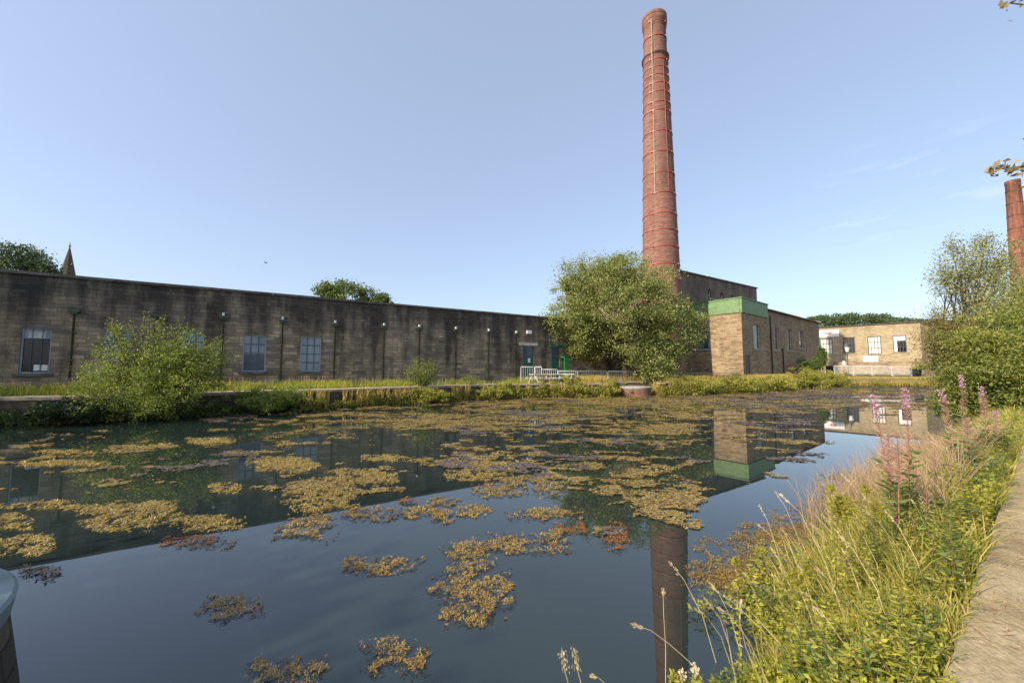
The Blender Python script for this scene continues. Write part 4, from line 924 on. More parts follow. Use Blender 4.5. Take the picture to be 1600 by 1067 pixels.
C_ = np.array(C_); P = (C_[:, None, :] + blob((0, 0, 0), (3.2, 3.2, 2.4), 560 * 90, .5).reshape(560, 90, 3)).reshape(-1, 3)
tag(leaves('distant_woodland', P, 1.1, 'leaf_far'), 'dense dark green wood on the hill behind the sandstone building', 'woodland', kind='stuff')
# airy tree, bronze bush and leafy bush on the right bank
def airy(px, Y, label, pxs, mt, n, lsz, nm='birch_tree', cat='tree', ybase=640, cs=.28, per=26):
    x, _ = aty(px, ybase, Y); zb = gz(x, Y); t = thing(nm, label, cat, (x, Y, zb)); cc = []
    for (a, b_, rx, ry, k) in pxs: s = prx(Y); c = pxv(a, b_, Y); cc.append(blob(c, (rx * s, rx * s, ry * s), int(n * k), .3))
    cc = np.concatenate(cc); P = (cc[:, None, :] + rng.normal(size=(len(cc), per, 3)) * cs).reshape(-1, 3)
    leaves('crown', P, lsz, mt, t, axis=(0, 0, -.4), axw=.3)
    b = MB(); zc = np.mean(cc[:, 2]); b.tube([(x, Y, zb - .1), (x + .1, Y, zb + (zc - zb) * .5), (x - .1, Y, zc)], [.16, .12, .06], 7, cap=False)
    limbs(b, (x, Y, zb + (zc - zb) * .3), [tuple(cc[i]) for i in range(0, len(cc), max(1, len(cc) // 60))], .06, rt=.008, seg=5, wob=.08); b.build('trunk', 'bark', t)
airy(1520, 24, 'airy thin-leaved tree in front of the second chimney', [(1500, 420, 34, 42, .35), (1545, 405, 32, 40, .3), (1475, 440, 20, 26, .12), (1520, 460, 55, 38, .45), (1575, 430, 25, 40, .25), (1490, 385, 10, 14, .05), (1540, 375, 10, 12, .05)], 'leaf_birch', 130, .12, cs=.24, per=62)
mound(1490, 535, 36, 46, 20.5, 'bronze-tinged bush leaning over the water at the right', 'leaf_brown', n=240, lsz=.1, per=60, nm='bronze_bush', grp='bushes on the right bank', cs=.32)
mound(1578, 500, 50, 50, 19.5, 'brown-leaved tall bush behind the bright bush at the right edge', 'leaf_birch', n=260, lsz=.1, per=60, nm='tall_bush', grp='bushes on the right bank', cs=.32)
mound(1572, 580, 62, 66, 13.2, 'bright green leafy bush at the right edge of the pond', 'leaf_right', n=400, lsz=.085, per=95, nm='leafy_bush', grp='bushes on the right bank', cs=.2, k=.7)
mound(1500, 622, 30, 42, 14.0, 'low green bush at the foot of the bright leafy bush', 'leaf_right', n=170, lsz=.08, per=55, nm='leafy_bush', grp='bushes on the right bank', cs=.16)
mound(1640, 540, 60, 90, 16, 'dense green bush just beyond the right edge of the pond path', 'leaf_right', n=400, lsz=.1, per=60, nm='leafy_bush', grp='bushes on the right bank', cs=.25)
# overhanging tree: its trunk stands outside the view, twigs reach in
ot = thing('overhanging_tree', 'tree at the right whose leafy twig tips hang into the sky', 'tree', (10.2, 3.4, .6))
b = MB(); b.tube([(10.2, 3.4, .4), (10.1, 3.6, 2.5), (9.9, 3.9, 5.), (9.6, 4.2, 8)], [.2, .16, .11, .05], 9)
A = Vector(pxv(1640, 250, 5.5)); B_ = Vector(pxv(1592, 262, 5.5)); Cc = Vector(pxv(1556, 262, 5.5)); b.tube([(10.0, 3.8, 4.2), A, B_, Vector(pxv(1575, 266, 5.5)), Cc], [.06, .03, .014, .009, .004], 6)
D_ = Vector(pxv(1602, 215, 5.5)); b.tube([A, Vector(pxv(1615, 235, 5.5)), D_], [.02, .012, .004], 5)
b.tube([A, Vector(pxv(1618, 262, 5.5)), Vector(pxv(1601, 286, 5.5))], [.02, .012, .004], 5)
Tt = Vector(pxv(1600, 8, 5.5)); b.tube([(9.7, 4.1, 7.), Vector(pxv(1650, -20, 5.5)), Tt, Vector(pxv(1572, 5, 5.5))], [.05, .03, .012, .004], 6)
b.build('trunk', 'bark', ot)
lp_ = []
for a, c, n in ((B_, Cc, 30), (A, B_, 26), (A, D_, 30), (Tt, Vector(pxv(1566, 4, 5.5)), 12), (A, Vector(pxv(1601, 286, 5.5)), 12)):
    for i in range(n): lp_.append(tuple(a.lerp(c, random.uniform(.3, 1.08)) + Vector((random.gauss(0, .05), random.gauss(0, .05), random.gauss(-.03, .05)))))
for q in blob((10.4, 4.6, 7.5), (1.6, 1.6, 2.2), 700, .4): lp_.append(tuple(q))
P = np.array([q for q in lp_]); leaves('leaves', P, .115, 'ov_leaf', ot, axis=(-.3, 0, -.5), axw=.35, aspect=.5)
# ---------------------------------------------------------------- ground cover on the far bank
def scatter(n, x0, x1, y0, y1, cond):
    x = rng.uniform(x0, x1, n); y = rng.uniform(y0, y1, n); d = sdf(x, y); k = cond(x, y, d); return x[k], y[k], d[k]
nrm_s = np.array([-SD[1], SD[0]])
def dw(x, y): return (x - SP[0]) * nrm_s[0] + (y - SP[1]) * nrm_s[1]     # behind (+) / before (-) the shed front
latf = lambda x, y: (x - KO[0]) * KN[0] + (y - KO[1]) * KN[1]
x, y, d = scatter(420000, -28, 16, 12, 40, lambda x, y, d: (d > 1.85) & (dw(x, y) < -.15) & (latf(x, y) > 3))
pxs = 800 + FPX * x / y; keep = ((pxs < 850) | (rng.random(len(x)) < .12)); x, y, d = x[keep], y[keep], d[keep]
keep = rng.random(len(x)) < np.clip(.25 + fbm(x, y, .5) * 1.1 + .3, .15, 1); x, y, d = x[keep], y[keep], d[keep]
P = np.stack([x, y, gh(x, y, d)], 1); h = np.where(dw(x, y) > -2.5, .5, .2) * np.where(d < 2.3, .6, 1.)
tag(blades('grass', P, h, .022, 'grass_lawn', lean=.5), 'sunlit green grass verge before the long shed', 'grass', kind='stuff')
x, y, d = scatter(60000, -28, 16, 12, 40, lambda x, y, d: (d > 2.8) & (dw(x, y) < -.1) & (dw(x, y) > -2.6)); P = np.stack([x, y, gh(x, y, d)], 1)
keep = (800 + FPX * x / y) < 860; P = P[keep]
tag(blades('seeding_grass', P, .72, .02, 'grass_seed', lean=.25), 'pinkish seeding grass along the foot of the long shed', 'grass', kind='stuff')
FLN = np.array([(-27., 11.)] + SH + [(51, 46.2)]); seg = np.linalg.norm(np.diff(FLN, axis=0), axis=1); cum = np.concatenate([[0], np.cumsum(seg)])
def shore(n, o0, o1):
    u = rng.uniform(0, cum[-1], n); i = np.clip(np.searchsorted(cum, u) - 1, 0, len(seg) - 1); t = ((u - cum[i]) / seg[i])[:, None]; dv = (FLN[i + 1] - FLN[i]) / seg[i][:, None]; nn = np.stack([-dv[:, 1], dv[:, 0]], 1)
    o = rng.uniform(0, 1, n); p = FLN[i] + (FLN[i + 1] - FLN[i]) * t; return p, nn, u, o0 + (o1 - o0) * o
n = 150000; p, nn, u, o = shore(n, -.5, .45)
hN = fbm(u, u * 0, .33, 3.) ; hM = fbm(u, u * 0, 1.3, 8.); Ht = np.clip(.75 + hN * .9 + hM * .45, .12, 1.35); px_ = 800 + FPX * p[:, 0] / p[:, 1]
Ht = np.where(px_ < 480, Ht * .75, Ht); Ht = np.where((px_ > 955) & (px_ < 1022), .05, Ht); Ht = np.where(px_ > 1325, .38 + .15 * hM, Ht); Ht = np.where((px_ > 470) & (px_ < 640), Ht * .62, Ht)
z = Ht * rng.uniform(0, 1, n) ** .8; o = o * np.where(o < 0, np.clip(Ht, .1, 1) * (1 - .5 * (z / 1.2)), 1); k = (rng.random(n) < np.clip(Ht * 1.1, .1, 1)) & (np.abs(u - u.mean()) < 1e9)
P = np.stack([p[:, 0] + nn[:, 0] * o, p[:, 1] + nn[:, 1] * o, np.maximum(.02, z)], 1)[k]; pk = px_[k]
leaf_i = np.where(pk < 480, 1, np.where(rng.random(len(pk)) < .12, 2, 0))
if 0: x = y = d = None
x, y, d = P[:, 0], P[:, 1], P[:, 2] * 0; 
tag(leaves('bank_undergrowth', P, .10, ['bank_green', 'leaf_hedge', 'leaf_brown'], matidx=leaf_i, axis=(0, 0, -.3), axw=.3), 'tangle of brambles and weeds hanging down the far bank', 'undergrowth', kind='stuff')
p, nn, u, o = shore(26000, -.25, .35); k = (fbm(u, u * 0, .5, 19.) > -.1) & (p[:, 0] / p[:, 1] > -.62) & ~((p[:, 0] / p[:, 1] > .26) & (p[:, 0] / p[:, 1] < .37)); V1 = np.stack([p[:, 0] + nn[:, 0] * o, p[:, 1] + nn[:, 1] * o, rng.uniform(0, .75, len(u)) * np.where(p[:, 0] / p[:, 1] > .86, .3, 1)], 1)[k]
x, y, d = scatter(260000, 4, 60, 26, 60, lambda x, y, d: (d > .2) & (d < 3.2) & (latf(x, y) > 3)); P2 = np.stack([x, y, gh(x, y, d)], 1)
P = np.concatenate([V1, P2]); hh = np.concatenate([np.full(len(V1), .45), np.where(P2[:, 0] / P2[:, 1] > .86, .22, .6)])
tag(blades('rough_grass', P, hh, .03, 'grass_gold', lean=.4), 'rough yellow grass along the edge of the far bank', 'grass', kind='stuff')
# ---------------------------------------------------------------- near bank
def kscat(n, s0, s1, l0, l1, power=1.):
    s = s0 + (s1 - s0) * rng.random(n) ** power; l = rng.uniform(l0, l1, n); p = KO[None, :] + KE[None, :] * s[:, None] + KN[None, :] * l[:, None]; return p[:, 0], p[:, 1], s, l
x, y, s, l = kscat(68000, -1.4, 34, .0, 1.3, 1.9); f_ = fbm(x, y, 1.2, 5.); lim = np.clip(.78 + .3 * (s + .4), .55, 1.15) - .22 * sstep(3, 6, s); keep = (rng.random(len(x)) < np.clip(.42 + f_ * 1.3, .04, 1)) & (l < lim + .12 * f_) & ((s > -.2) | (rng.random(len(x)) < .3)); x, y, s, l = x[keep], y[keep], s[keep], l[keep]
P = np.stack([x, y, np.maximum(gh(x, y), 0.)], 1); hh = .17 + .20 * sstep(.3, 2.6, s) + .2 * rng.random(len(x)); hh = hh * np.where(l < .25, .6, 1.) * np.where(s < 1.0, .75, 1.)
tag(blades('bank_grass', P, hh, .007 + .0015 * np.clip(s, 0, 12), ['grass_bank', 'grass_gold'], lean=.75, matidx=(rng.random(len(x)) < .2).astype(int), ldir=(-.2, .3, 0)), 'long bleached grass covering the near bank', 'grass', kind='stuff')
# low leafy cover among it
x, y, s, l = kscat(110000, -1.2, 26, .02, 1.5, 1.9); f_ = fbm(x, y, 1.6, 15.); lim = np.clip(.9 + .3 * (s + .4), .7, 1.35) - .3 * sstep(3, 6, s); keep = (f_ > -.12) & (l < lim + .15 * f_); x, y, s, l = x[keep], y[keep], s[keep], l[keep]
P = np.stack([x, y, np.maximum(gh(x, y), 0.) + rng.random(len(x)) ** 1.3 * (.18 + .32 * sstep(1, 5, s))], 1)
leaves_o = leaves('ground_cover', P, .034, ['leaf_herb', 'leaf_lime'], matidx=(fbm(x, y, 2.3, 44.) > .02).astype(int), aspect=.5, nrm=(0, 0, 1), nw=.4); tag(leaves_o, 'low green leafy weeds covering the near bank', 'undergrowth', kind='stuff')
# grass at the far side of the path and cut stems lying on it
x, y, s, l = kscat(70000, -1, 18, -3.2, -.4, 1.5); keep = rng.random(len(x)) < np.clip((-l - .75) * 1.1 + fbm(x, y, 2.) * .9, 0, 1); x, y = x[keep], y[keep]
P = np.stack([x, y, np.full(len(x), .59)], 1); tag(blades('path_grass', P, .09, .007, 'grass_bank', lean=.9), 'short green grass invading the side of the path', 'grass', kind='stuff')
x, y, s, l = kscat(15000, -1, 14, -1.9, .02, 1.5); P = np.stack([x, y, np.full(len(x), .628)], 1); V = leafV(P, .11, .055, axis=(0, 0, 0), axw=0); V[:, :, 2] = P[:, None, 2] + (V[:, :, 2] - P[:, None, 2]) * .07
tag(npmesh('cut_straw', V, 4, [(0, 1, 2, 3)], ['straw_leaf', 'weed_red'], matidx=(rng.random(len(x)) < .25).astype(int)), 'dry cut stems strewn over the kerb and path', 'litter', kind='stuff')
rh = random.Random(12); bst = MB(); LP_ = []; LA = []; LM = []; LSZ = []
for i in range(640):
    s_0 = -.5 + 9.5 * rh.random() ** 1.5; lim = min(1.25, .5 + .34 * (s_0 + .5)); 
    if s_0 > 3: lim = max(.85, lim - .12 * (s_0 - 3))
    if .4 < s_0 < 2.3: lim = 1.65
    l_0 = rh.uniform(.06, lim); x0, y0 = kp(s_0, l_0); z0 = max(0, gz(x0, y0)); H = rh.uniform(.22, .62) * (1 if s_0 > 1.0 else .62) * (1.15 if .9 < s_0 < 3.5 else 1); a = rh.uniform(0, 6.28); lean = rh.uniform(0, .22); H *= (.45 if l_0 > 1.1 else 1)
    q0 = Vector((x0, y0, z0)); q2 = Vector((x0 + lean * math.cos(a), y0 + lean * math.sin(a), z0 + H)); q1 = q0.lerp(q2, .5) + Vector((0, 0, .03)); bst.tube([q0, q1, q2], [.0032, .0026, .0012], 4, cap=False)
    kd = rh.choice([0, 0, 0, 1, 2, 3]); sz = rh.uniform(.03, .068); nl = int(H / .007)
    for k in range(nl):
        u = .12 + .88 * k / nl; p_ = q0.lerp(q1, u * 2) if u < .5 else q1.lerp(q2, u * 2 - 1); aa = k * 2.4 + i; dv = Vector((math.cos(aa), math.sin(aa), rh.uniform(-.1, .6))).normalized(); szz = sz * (1.25 - .75 * u); LP_.append(tuple(p_ + dv * szz * .75)); LA.append(tuple(dv)); LM.append(kd); LSZ.append(szz)
tag(bst.build('herb_stems', 'stalk'), 'tangled thin green stems of weeds on the near bank', 'undergrowth', kind='stuff')
LP_ = np.array(LP_); V = leafV(LP_, 1., .34, axis=np.array(LA), axw=.8, nrm=(0, 0, 1), nw=.5); V = LP_[:, None, :] + (V - LP_[:, None, :]) * np.array(LSZ)[:, None, None]
tag(npmesh('herb_leaves', V, 4, [(0, 1, 2, 3)], ['leaf_lime', 'leaf_herb', 'leaf_feather', 'leaf_right'], None, np.array(LM)), 'small mixed yellow-green weed leaves on the near bank', 'undergrowth', kind='stuff')
# willowherb
def herb(px, Y, ytop, label, flower=True, lm='leaf_herb', red=False, yb=None, lean=0., podn=130, lz=.105):
    x, zt = aty(px, ytop, Y); xb = x + lean; zb = max(0., gz(xb, Y)); H = zt - zb
    t = thing('willowherb', label, 'wildflower', (xb, Y, zb), 'rosebay willowherb plants on the near bank')
    c = lambda u: Vector((xb + (x - xb) * u ** 1.5 + .02 * math.sin(u * 5 + px), Y + .02 * math.cos(u * 4 + px), zb + H * u))
    b = MB(); b.tube([c(u) for u in np.linspace(0, 1, 9)], [.006, .006, .0055, .005, .0045, .004, .003, .0025, .0015], 5, cap=False); b.build('stem', 'stalk_red', t)
    P = []; A_ = []
    nl = int(62 * H)
    for i in range(nl):
        u = .12 + .50 * i / nl; a = i * 2.4; dirv = Vector((math.cos(a), math.sin(a), random.uniform(.1, .6))).normalized(); P.append(tuple(c(u) + dirv * lz * .5)); A_.append(tuple(dirv))
    leaves('leaves', np.array(P), lz, lm, t, axis=np.array(A_), axw=.8, aspect=.17, svar=.55, nrm=(0, 0, 1), nw=.5)
    P = []; A_ = []
    for i in range(podn):
        u = .62 + .26 * i / podn; a = i * 2.4; dirv = Vector((math.cos(a), math.sin(a), .7)).normalized(); P.append(tuple(c(u) + dirv * .035)); A_.append(tuple(dirv))
    leaves('seed_pods', np.array(P), .07, 'pod', t, axis=np.array(A_), axw=.93, aspect=.07)
    if flower:
        P = np.array([tuple(c(.87 + .12 * random.random()) + Vector((random.gauss(0, .017), random.gauss(0, .017), 0))) for i in range(100)]); leaves('flower_spike', P, .021, 'pink', t, aspect=.8)
herb(1363, 3.7, 614, 'tall pink willowherb, leftmost spike against the water', lean=.12)
herb(1412, 3.8, 604, 'tallest pink willowherb, second spike against the water')
herb(1385, 3.6, 655, 'willowherb gone to pale red seed between the two tall spikes', False, lean=.05, podn=200)
herb(1399, 3.5, 672, 'short seeding willowherb below the tall pair', False, podn=200)
herb(1376, 3.9, 680, 'slanting seeding willowherb at the water side of the tall pair', False, podn=200, lean=.1)
herb(1470, 5.2, 606, 'pink willowherb spike before the pond end', lean=.1)
herb(1500, 6.0, 583, 'pink willowherb rising against the green bush', podn=80)
herb(1533, 6.2, 602, 'reddish willowherb against the bright bush, second from the right', podn=200)
herb(1555, 6.5, 640, 'low pink willowherb at the foot of the bright bush')
herb(1510, 5.6, 640, 'willowherb with dull red pods below the bright bush', False, podn=200)
herb(1460, 4.6, 690, 'seeding willowherb amid pale pink grasses', False, podn=100)
herb(1448, 3.6, 760, 'sturdy dark-leaved willowherb stem nearest the middle of the near bank', False, podn=40, lm='leaf_deep')
herb(1422, 3.5, 790, 'leafy unflowered willowherb stem below the tallest spike', False, podn=10, lm='leaf_deep')
herb(1430, 4.2, 725, 'short leafy willowherb in the middle of the near bank', False, podn=60)
# broad-leaved lime weeds
def weed(px, Y, ytop, label, n=160, lz=.055, mt='leaf_lime', spread=.16, asp=.6, cat='weed', nm='nettle_plant', stems=6, grp='leafy lime-green weeds on the near bank', ybase=None):
    x, zt = aty(px, ytop, Y); zb = max(0., gz(x, Y)); t = thing(nm, label, cat, (x, Y, zb), grp); b = MB(); P = []; A_ = []
    H = max(.12, zt - zb)
    for k in range(stems):
        a = random.uniform(0, 6.28); r_ = spread * random.uniform(.3, 1.); tip = Vector((x + r_ * math.cos(a), Y + r_ * math.sin(a), zb + H * (random.uniform(.7, 1.) if k else 1.))); base = Vector((x + random.gauss(0, .03), Y + random.gauss(0, .03), zb))
        mid = base.lerp(tip, .5) + Vector((0, 0, .04)); b.tube([base, mid, tip], [.004, .003, .0015], 4, cap=False)
        m = max(4, n // stems)
        for i in range(m):
            u = .25 + .75 * i / m; q = base.lerp(mid, u * 2) if u < .5 else mid.lerp(tip, u * 2 - 1); aa = i * 2.4; dv = Vector((math.cos(aa), math.sin(aa), random.uniform(-.2, .4))).normalized(); sc_ = lz * (1.15 - .6 * u)
            P.append(tuple(q + dv * sc_ * .9)); A_.append(tuple(dv))
    b.build('stems', 'stalk', t); leaves('leaves', np.array(P), lz, mt, t, axis=np.array(A_), axw=.85, aspect=asp, nrm=(0, 0, 1), nw=.65)
wl = [(1440, 2.35, 965, 'bright lime weed at the bottom beside the kerb'), (1400, 2.5, 1000, 'large-leaved lime weed at the bottom centre of the bank'), (1345, 2.9, 900, 'lime weed standing below the feathery yellow head'), (1375, 3.2, 845, 'lime weed under the tall willowherb'), (1260, 2.6, 1010, 'yellow-green weed at the bottom over the dark water'), (1225, 2.9, 975, 'yellow-green weed trailing toward the reflected chimney'), (1470, 3.0, 905, 'lime weed by the kerb in the middle of the bank'), (1300, 3.0, 935, 'broad-leaved lime weed among dry stalks'), (1330, 2.3, 1030, 'low lime weed cut by the bottom edge'), (1500, 3.6, 850, 'small lime weed against the shaded kerb face'), (1420, 3.1, 900, 'lime weed between the willowherb stems and the kerb')]
for px, Y, yt, lb in wl: weed(px, Y, yt, lb, n=random.randint(200, 300), lz=random.uniform(.03, .046), spread=.17, asp=.5)
for px, Y, yt, lb in [(1465, 3.9, 770, 'dark leafy herb in the middle of the near bank'), (1520, 5.2, 690, 'green leafy herb beside the path below the bright bush'), (1550, 6.4, 665, 'green leafy herb crowding the path edge'), (1495, 4.8, 720, 'green leafy herb behind the golden grass'), (1405, 3.7, 800, 'dark lance-leaved herb under the tall willowherb')]: weed(px, Y, yt, lb, n=520, lz=.085, mt='leaf_deep', spread=.28, asp=.3, stems=12, grp='dark leafy herbs on the near bank', nm='leafy_herb')
# feathery yellow head plants
def feather(px, Y, yc, r, label, lm='leaf_feather', n=900):
    x, zc = aty(px, yc, Y); zb = max(0., gz(x, Y)); t = thing('goldenrod', label, 'wildflower', (x, Y, zb), 'feathery yellow-headed plants on the near bank'); rr = r * prx(Y)
    b = MB(); b.tube([(x, Y, zb), (x + .01, Y, (zb + zc) / 2), (x, Y, zc)], [.005, .004, .003], 5, cap=False)
    for k in range(14): a = k * 2.4; b.tube([(x, Y, zc - rr * .7), (x + rr * .6 * math.cos(a), Y + rr * .6 * math.sin(a), zc + rr * random.uniform(-.2, .9))], [.002, .001], 4, cap=False)
    b.build('stem', 'stalk', t); P = blob((x, Y, zc), (rr, rr, rr * 1.15), n, .35); leaves('flower_head', P, .028, lm, t, axis=(0, 0, 1), axw=.4, aspect=.25)
    m = int((zc - zb) / .012); P = np.array([(x + random.gauss(0, .012), Y + random.gauss(0, .012), zb + (zc - zb) * (i + .5) / m) for i in range(m)]); leaves('leaves', P, .035, 'leaf_lime', t, aspect=.3)
feather(1316, 3.0, 792, 19, 'fluffy round yellow-green flower head against the water'); feather(1353, 3.1, 765, 7, 'small yellow head high against the water', n=160); feather(1370, 3.2, 800, 12, 'loose yellow head beside the willowherb stems', n=300); feather(1297, 2.9, 763, 6, 'tiny dry head above the fluffy round one', n=110)
feather(1285, 2.9, 985, 12, 'low yellow head in the weeds near the bottom', n=350); feather(1150, 2.75, 878, 6, 'small yellow head poking out over the water', n=140); feather(1246, 2.8, 905, 14, 'loose yellow head above the floating weed', n=350)
# meadowsweet at the bottom
x, zc = aty(1085, 1052, 1.9); zb = max(0, gz(x, 1.9)); t = thing('meadowsweet', 'cream flowered plant at the bottom edge by the reflected chimney', 'wildflower', (x, 1.9, zb)); b = MB()
b.tube([(x + .12, 1.9, zb - .05), (x + .04, 1.9, zb + .25), (x, 1.9, zc)], [.004, .003, .002], 5, cap=False); tips = [(x, 1.9, zc + .02), (x - .05, 1.92, zc - .02), (x + .05, 1.88, zc - .05), (x - .1, 1.9, zc + .01)]
for q in tips: b.tube([(x + .04, 1.9, zb + .25), q], [.002, .001], 4, cap=False)
b.build('stem', 'stalk', t); P = np.concatenate([blob(q, (.022, .022, .03), 60, .3) for q in tips[:3]]); leaves('blossom', P, .013, 'cream', t, aspect=.8); P = np.concatenate([blob((q[0], q[1], q[2] - .05), (.04, .04, .05), 45, .2) for q in tips]); leaves('leaves', P, .03, 'leaf_lime', t, aspect=.4)
# single dry stalks with seed heads
def stalk(pts, label, Y, head=.25, r=.0022, hs=.02, grp='dry grass stalks leaning over the water'):
    q = [Vector(pxv(a, b_, Y + dy)) for a, b_, dy in pts]; base = q[0].copy(); t = thing('dry_stalk', label, 'grass stalk', tuple(base), grp)
    zb = max(0., gz(q[0][0], q[0][1])); q = [Vector((q[0][0] + .05, q[0][1], min(zb, q[0][2] - .02)))] + q
    b = MB(); n = len(q); b.tube(q, [r * (1 - .6 * i / (n - 1)) for i in range(n)], 5, cap=False); b.build('stem', 'straw', t)
    P = []; A_ = []; a, c = q[-2], q[-1]; dv = (c - a).normalized()
    for i in range(60): u = 1 - head * 2 * random.random(); u = max(0, u); P.append(tuple(a.lerp(c, u) + Vector([random.gauss(0, hs * .18) for _ in range(3)]))); A_.append(tuple(dv))
    leaves('seed_head', np.array(P), .018, 'straw_leaf', t, axis=np.array(A_), axw=.8, aspect=.3)
stalk([(1100, 1067, 0), (1085, 1040, 0), (1045, 1005, 0), (1018, 985, 0), (988, 974, 0)], 'long dry stalk bending left across the reflected chimney', 1.9)
stalk([(1040, 1067, 0), (1040, 1010, 0), (1037, 960, 0), (1036, 920, 0)], 'thin upright straw standing before the reflected chimney', 2.1, head=.1)
stalk([(1150, 1067, 0), (1140, 1010, 0), (1125, 965, 0), (1101, 933, 0)], 'straw with a thick tip right of the reflected chimney', 2.2)
stalk([(1200, 1067, 0), (1170, 1000, 0), (1140, 960, 0), (1122, 950, 0)], 'slanting straw crossing the one with the thick tip', 2.2)
stalk([(1190, 1067, 0), (1165, 1010, 0), (1156, 970, 0), (1158, 937, 0)], 'kinked straw just left of the floating weed', 2.25)
stalk([(888, 1067, 0), (882, 1045, 0), (880, 1018, 0)], 'frayed dry seed head at the bottom left of the reflected chimney', 1.9, head=.5, hs=.05)
stalk([(908, 1067, 0), (902, 1045, 0), (898, 1014, 0)], 'frayed dry seed head right beside its twin', 1.92, head=.5, hs=.05)
stalk([(945, 1067, 0), (935, 1058, 0), (925, 1056, 0)], 'short curled dry tip at the bottom edge', 1.9)
stalk([(1330, 1000, 0), (1290, 880, .2), (1250, 800, .4), (1218, 771, .5)], 'long arching straw reaching out over open water', 2.7)
stalk([(1370, 880, .2), (1340, 820, .4), (1310, 780, .4), (1334, 750, .5)], 'straw bent above the fluffy yellow head', 2.8, head=.1)
rs = random.Random(4)
tipsV = []; b = MB(); P = []; A_ = []
for i in range(150):
    s_0 = rs.uniform(-.2, 9) ; l_0 = rs.uniform(.15, 1.0 + .3 * (s_0 < 2.5)); x0, y0 = kp(s_0, l_0); z0 = max(0, gz(x0, y0)); H = rs.uniform(.35, .8) * (1 if s_0 > 1.2 else .75); a = rs.uniform(1.2, 4.2); ln = rs.uniform(.15, .5)
    q = [Vector((x0, y0, z0)), Vector((x0 + .25 * ln * math.cos(a), y0 + .25 * ln * math.sin(a), z0 + H * .5)), Vector((x0 + .65 * ln * math.cos(a), y0 + .65 * ln * math.sin(a), z0 + H * .85)), Vector((x0 + ln * math.cos(a), y0 + ln * math.sin(a), z0 + H))]
    b.tube(q, [.0024, .002, .0015, .001], 4, cap=False); dv = (q[3] - q[2]).normalized()
    for k in range(22): P.append(tuple(q[2].lerp(q[3], rs.uniform(.3, 1)) + Vector([rs.gauss(0, .006) for _ in range(3)]))); A_.append(tuple(dv))
n1 = len(b.v)
tag(b.build('dry_stems', 'straw'), 'many thin bleached stems through the near bank growth', 'grass stalk', kind='stuff')
tag(leaves('dry_seed_heads', np.array(P), .02, 'straw_leaf', axis=np.array(A_), axw=.7, aspect=.3), 'bleached seed heads of the thin stems on the near bank', 'seed heads', kind='stuff')
# bright whitish-pink haze of seeding grass near the willowherb
x, y, s, l = kscat(5200, 3.0, 10, .3, 1.6); P = np.stack([x, y, np.maximum(gh(x, y), 0.) + .1], 1); tag(blades('pink_grass', P, .68, .006, 'grass_seed', lean=.5), 'pale pink seeding grass behind the tall willowherb', 'grass', kind='stuff')
# ---------------------------------------------------------------- floating pondweed
def weedpatch(px, py, rx, ry, dens=1., seed=0.):
    """world points of one floating patch with a ragged outline"""
    c = np.array(atz(px, py, 0)); e = np.array(atz(px + rx, py, 0)); t = np.array(atz(px, py - ry, 0)); u = np.array(atz(px, py + ry, 0))
    ax = abs(e[0] - c[0]); ay = (t[1] - u[1]) / 2; cy = (t[1] + u[1]) / 2; area = 3.14 * ax * ay; dist = math.hypot(c[0], cy)
    n = int(min(90000, area * dens * 21000 / max(.35, (dist / 4.) ** 1.25)))
    a = rng.uniform(-1.25, 1.25, n); b_ = rng.uniform(-1.25, 1.25, n); sl = (c[0] / cy)
    x = c[0] + a * ax + b_ * ay * sl; y = cy + b_ * ay
    f_ = fbm(x, y, 1.5 / max(ax, .3), seed); f2 = fbm(x, y, 5.5 / max(ax, .3), seed + 7)
    q_ = a * a + b_ * b_ + f_ * 1.5 + f2 * 1.1; f3 = fbm(x, y, 5.5 / max(.5, dist / 6.), seed + 13); k = (q_ < .88) & (f3 > -.30 + rng.normal(size=n) * .08); u_ = (q_ >= .80) & (q_ < 1.5) & (rng.random(n) < .5 * np.clip((1.5 - q_) / .7, 0, 1)) ; return np.concatenate([x[k], x[u_]]), np.concatenate([y[k], y[u_]]), dist, int(k.sum())
def weedV(x, y, dist, size):
    n = len(x); P = np.stack([x, y, .006 + .016 * rng.random(n) ** 2], 1); V = leafV(P, size * 1.35, .2, nrm=(0, 0, 1), nw=.8, svar=.6); V[:, :, 2] = P[:, None, 2] + (V[:, :, 2] - P[:, None, 2]) * .45; return V
def smooth_clumps(x, y, amp, s): return amp * np.clip(fbm(x, y, s, 2.) + .3, 0, 1)
def make_patch(spec, label):
    px, py, rx, ry, dens, mt = spec; x, y, dist, nk = weedpatch(px, py, rx, ry, dens, px * .013)
    size = max(.019, .0055 * dist); V = weedV(x, y, dist, size); c = atz(px, py, 0); up = smooth_clumps(x, y, .03, 4.); up[nk:] = 0; V[nk:, :, 2] = .004 + .004 * rng.random((len(x) - nk, 1)); V[:, :, 2] += up[:, None]
    idx = (rng.random(len(x)) < .16).astype(int) * 1 + (rng.random(len(x)) < .10).astype(int)
    o = npmesh('water_plant', V, 4, [(0, 1, 2, 3)], [mt, 'weed_red', 'weed_under'], None, np.where(np.arange(len(x)) >= nk, 2, np.minimum(idx, 2))); tag(o, label, 'pondweed', 'floating pondweed patches on the open water'); return o
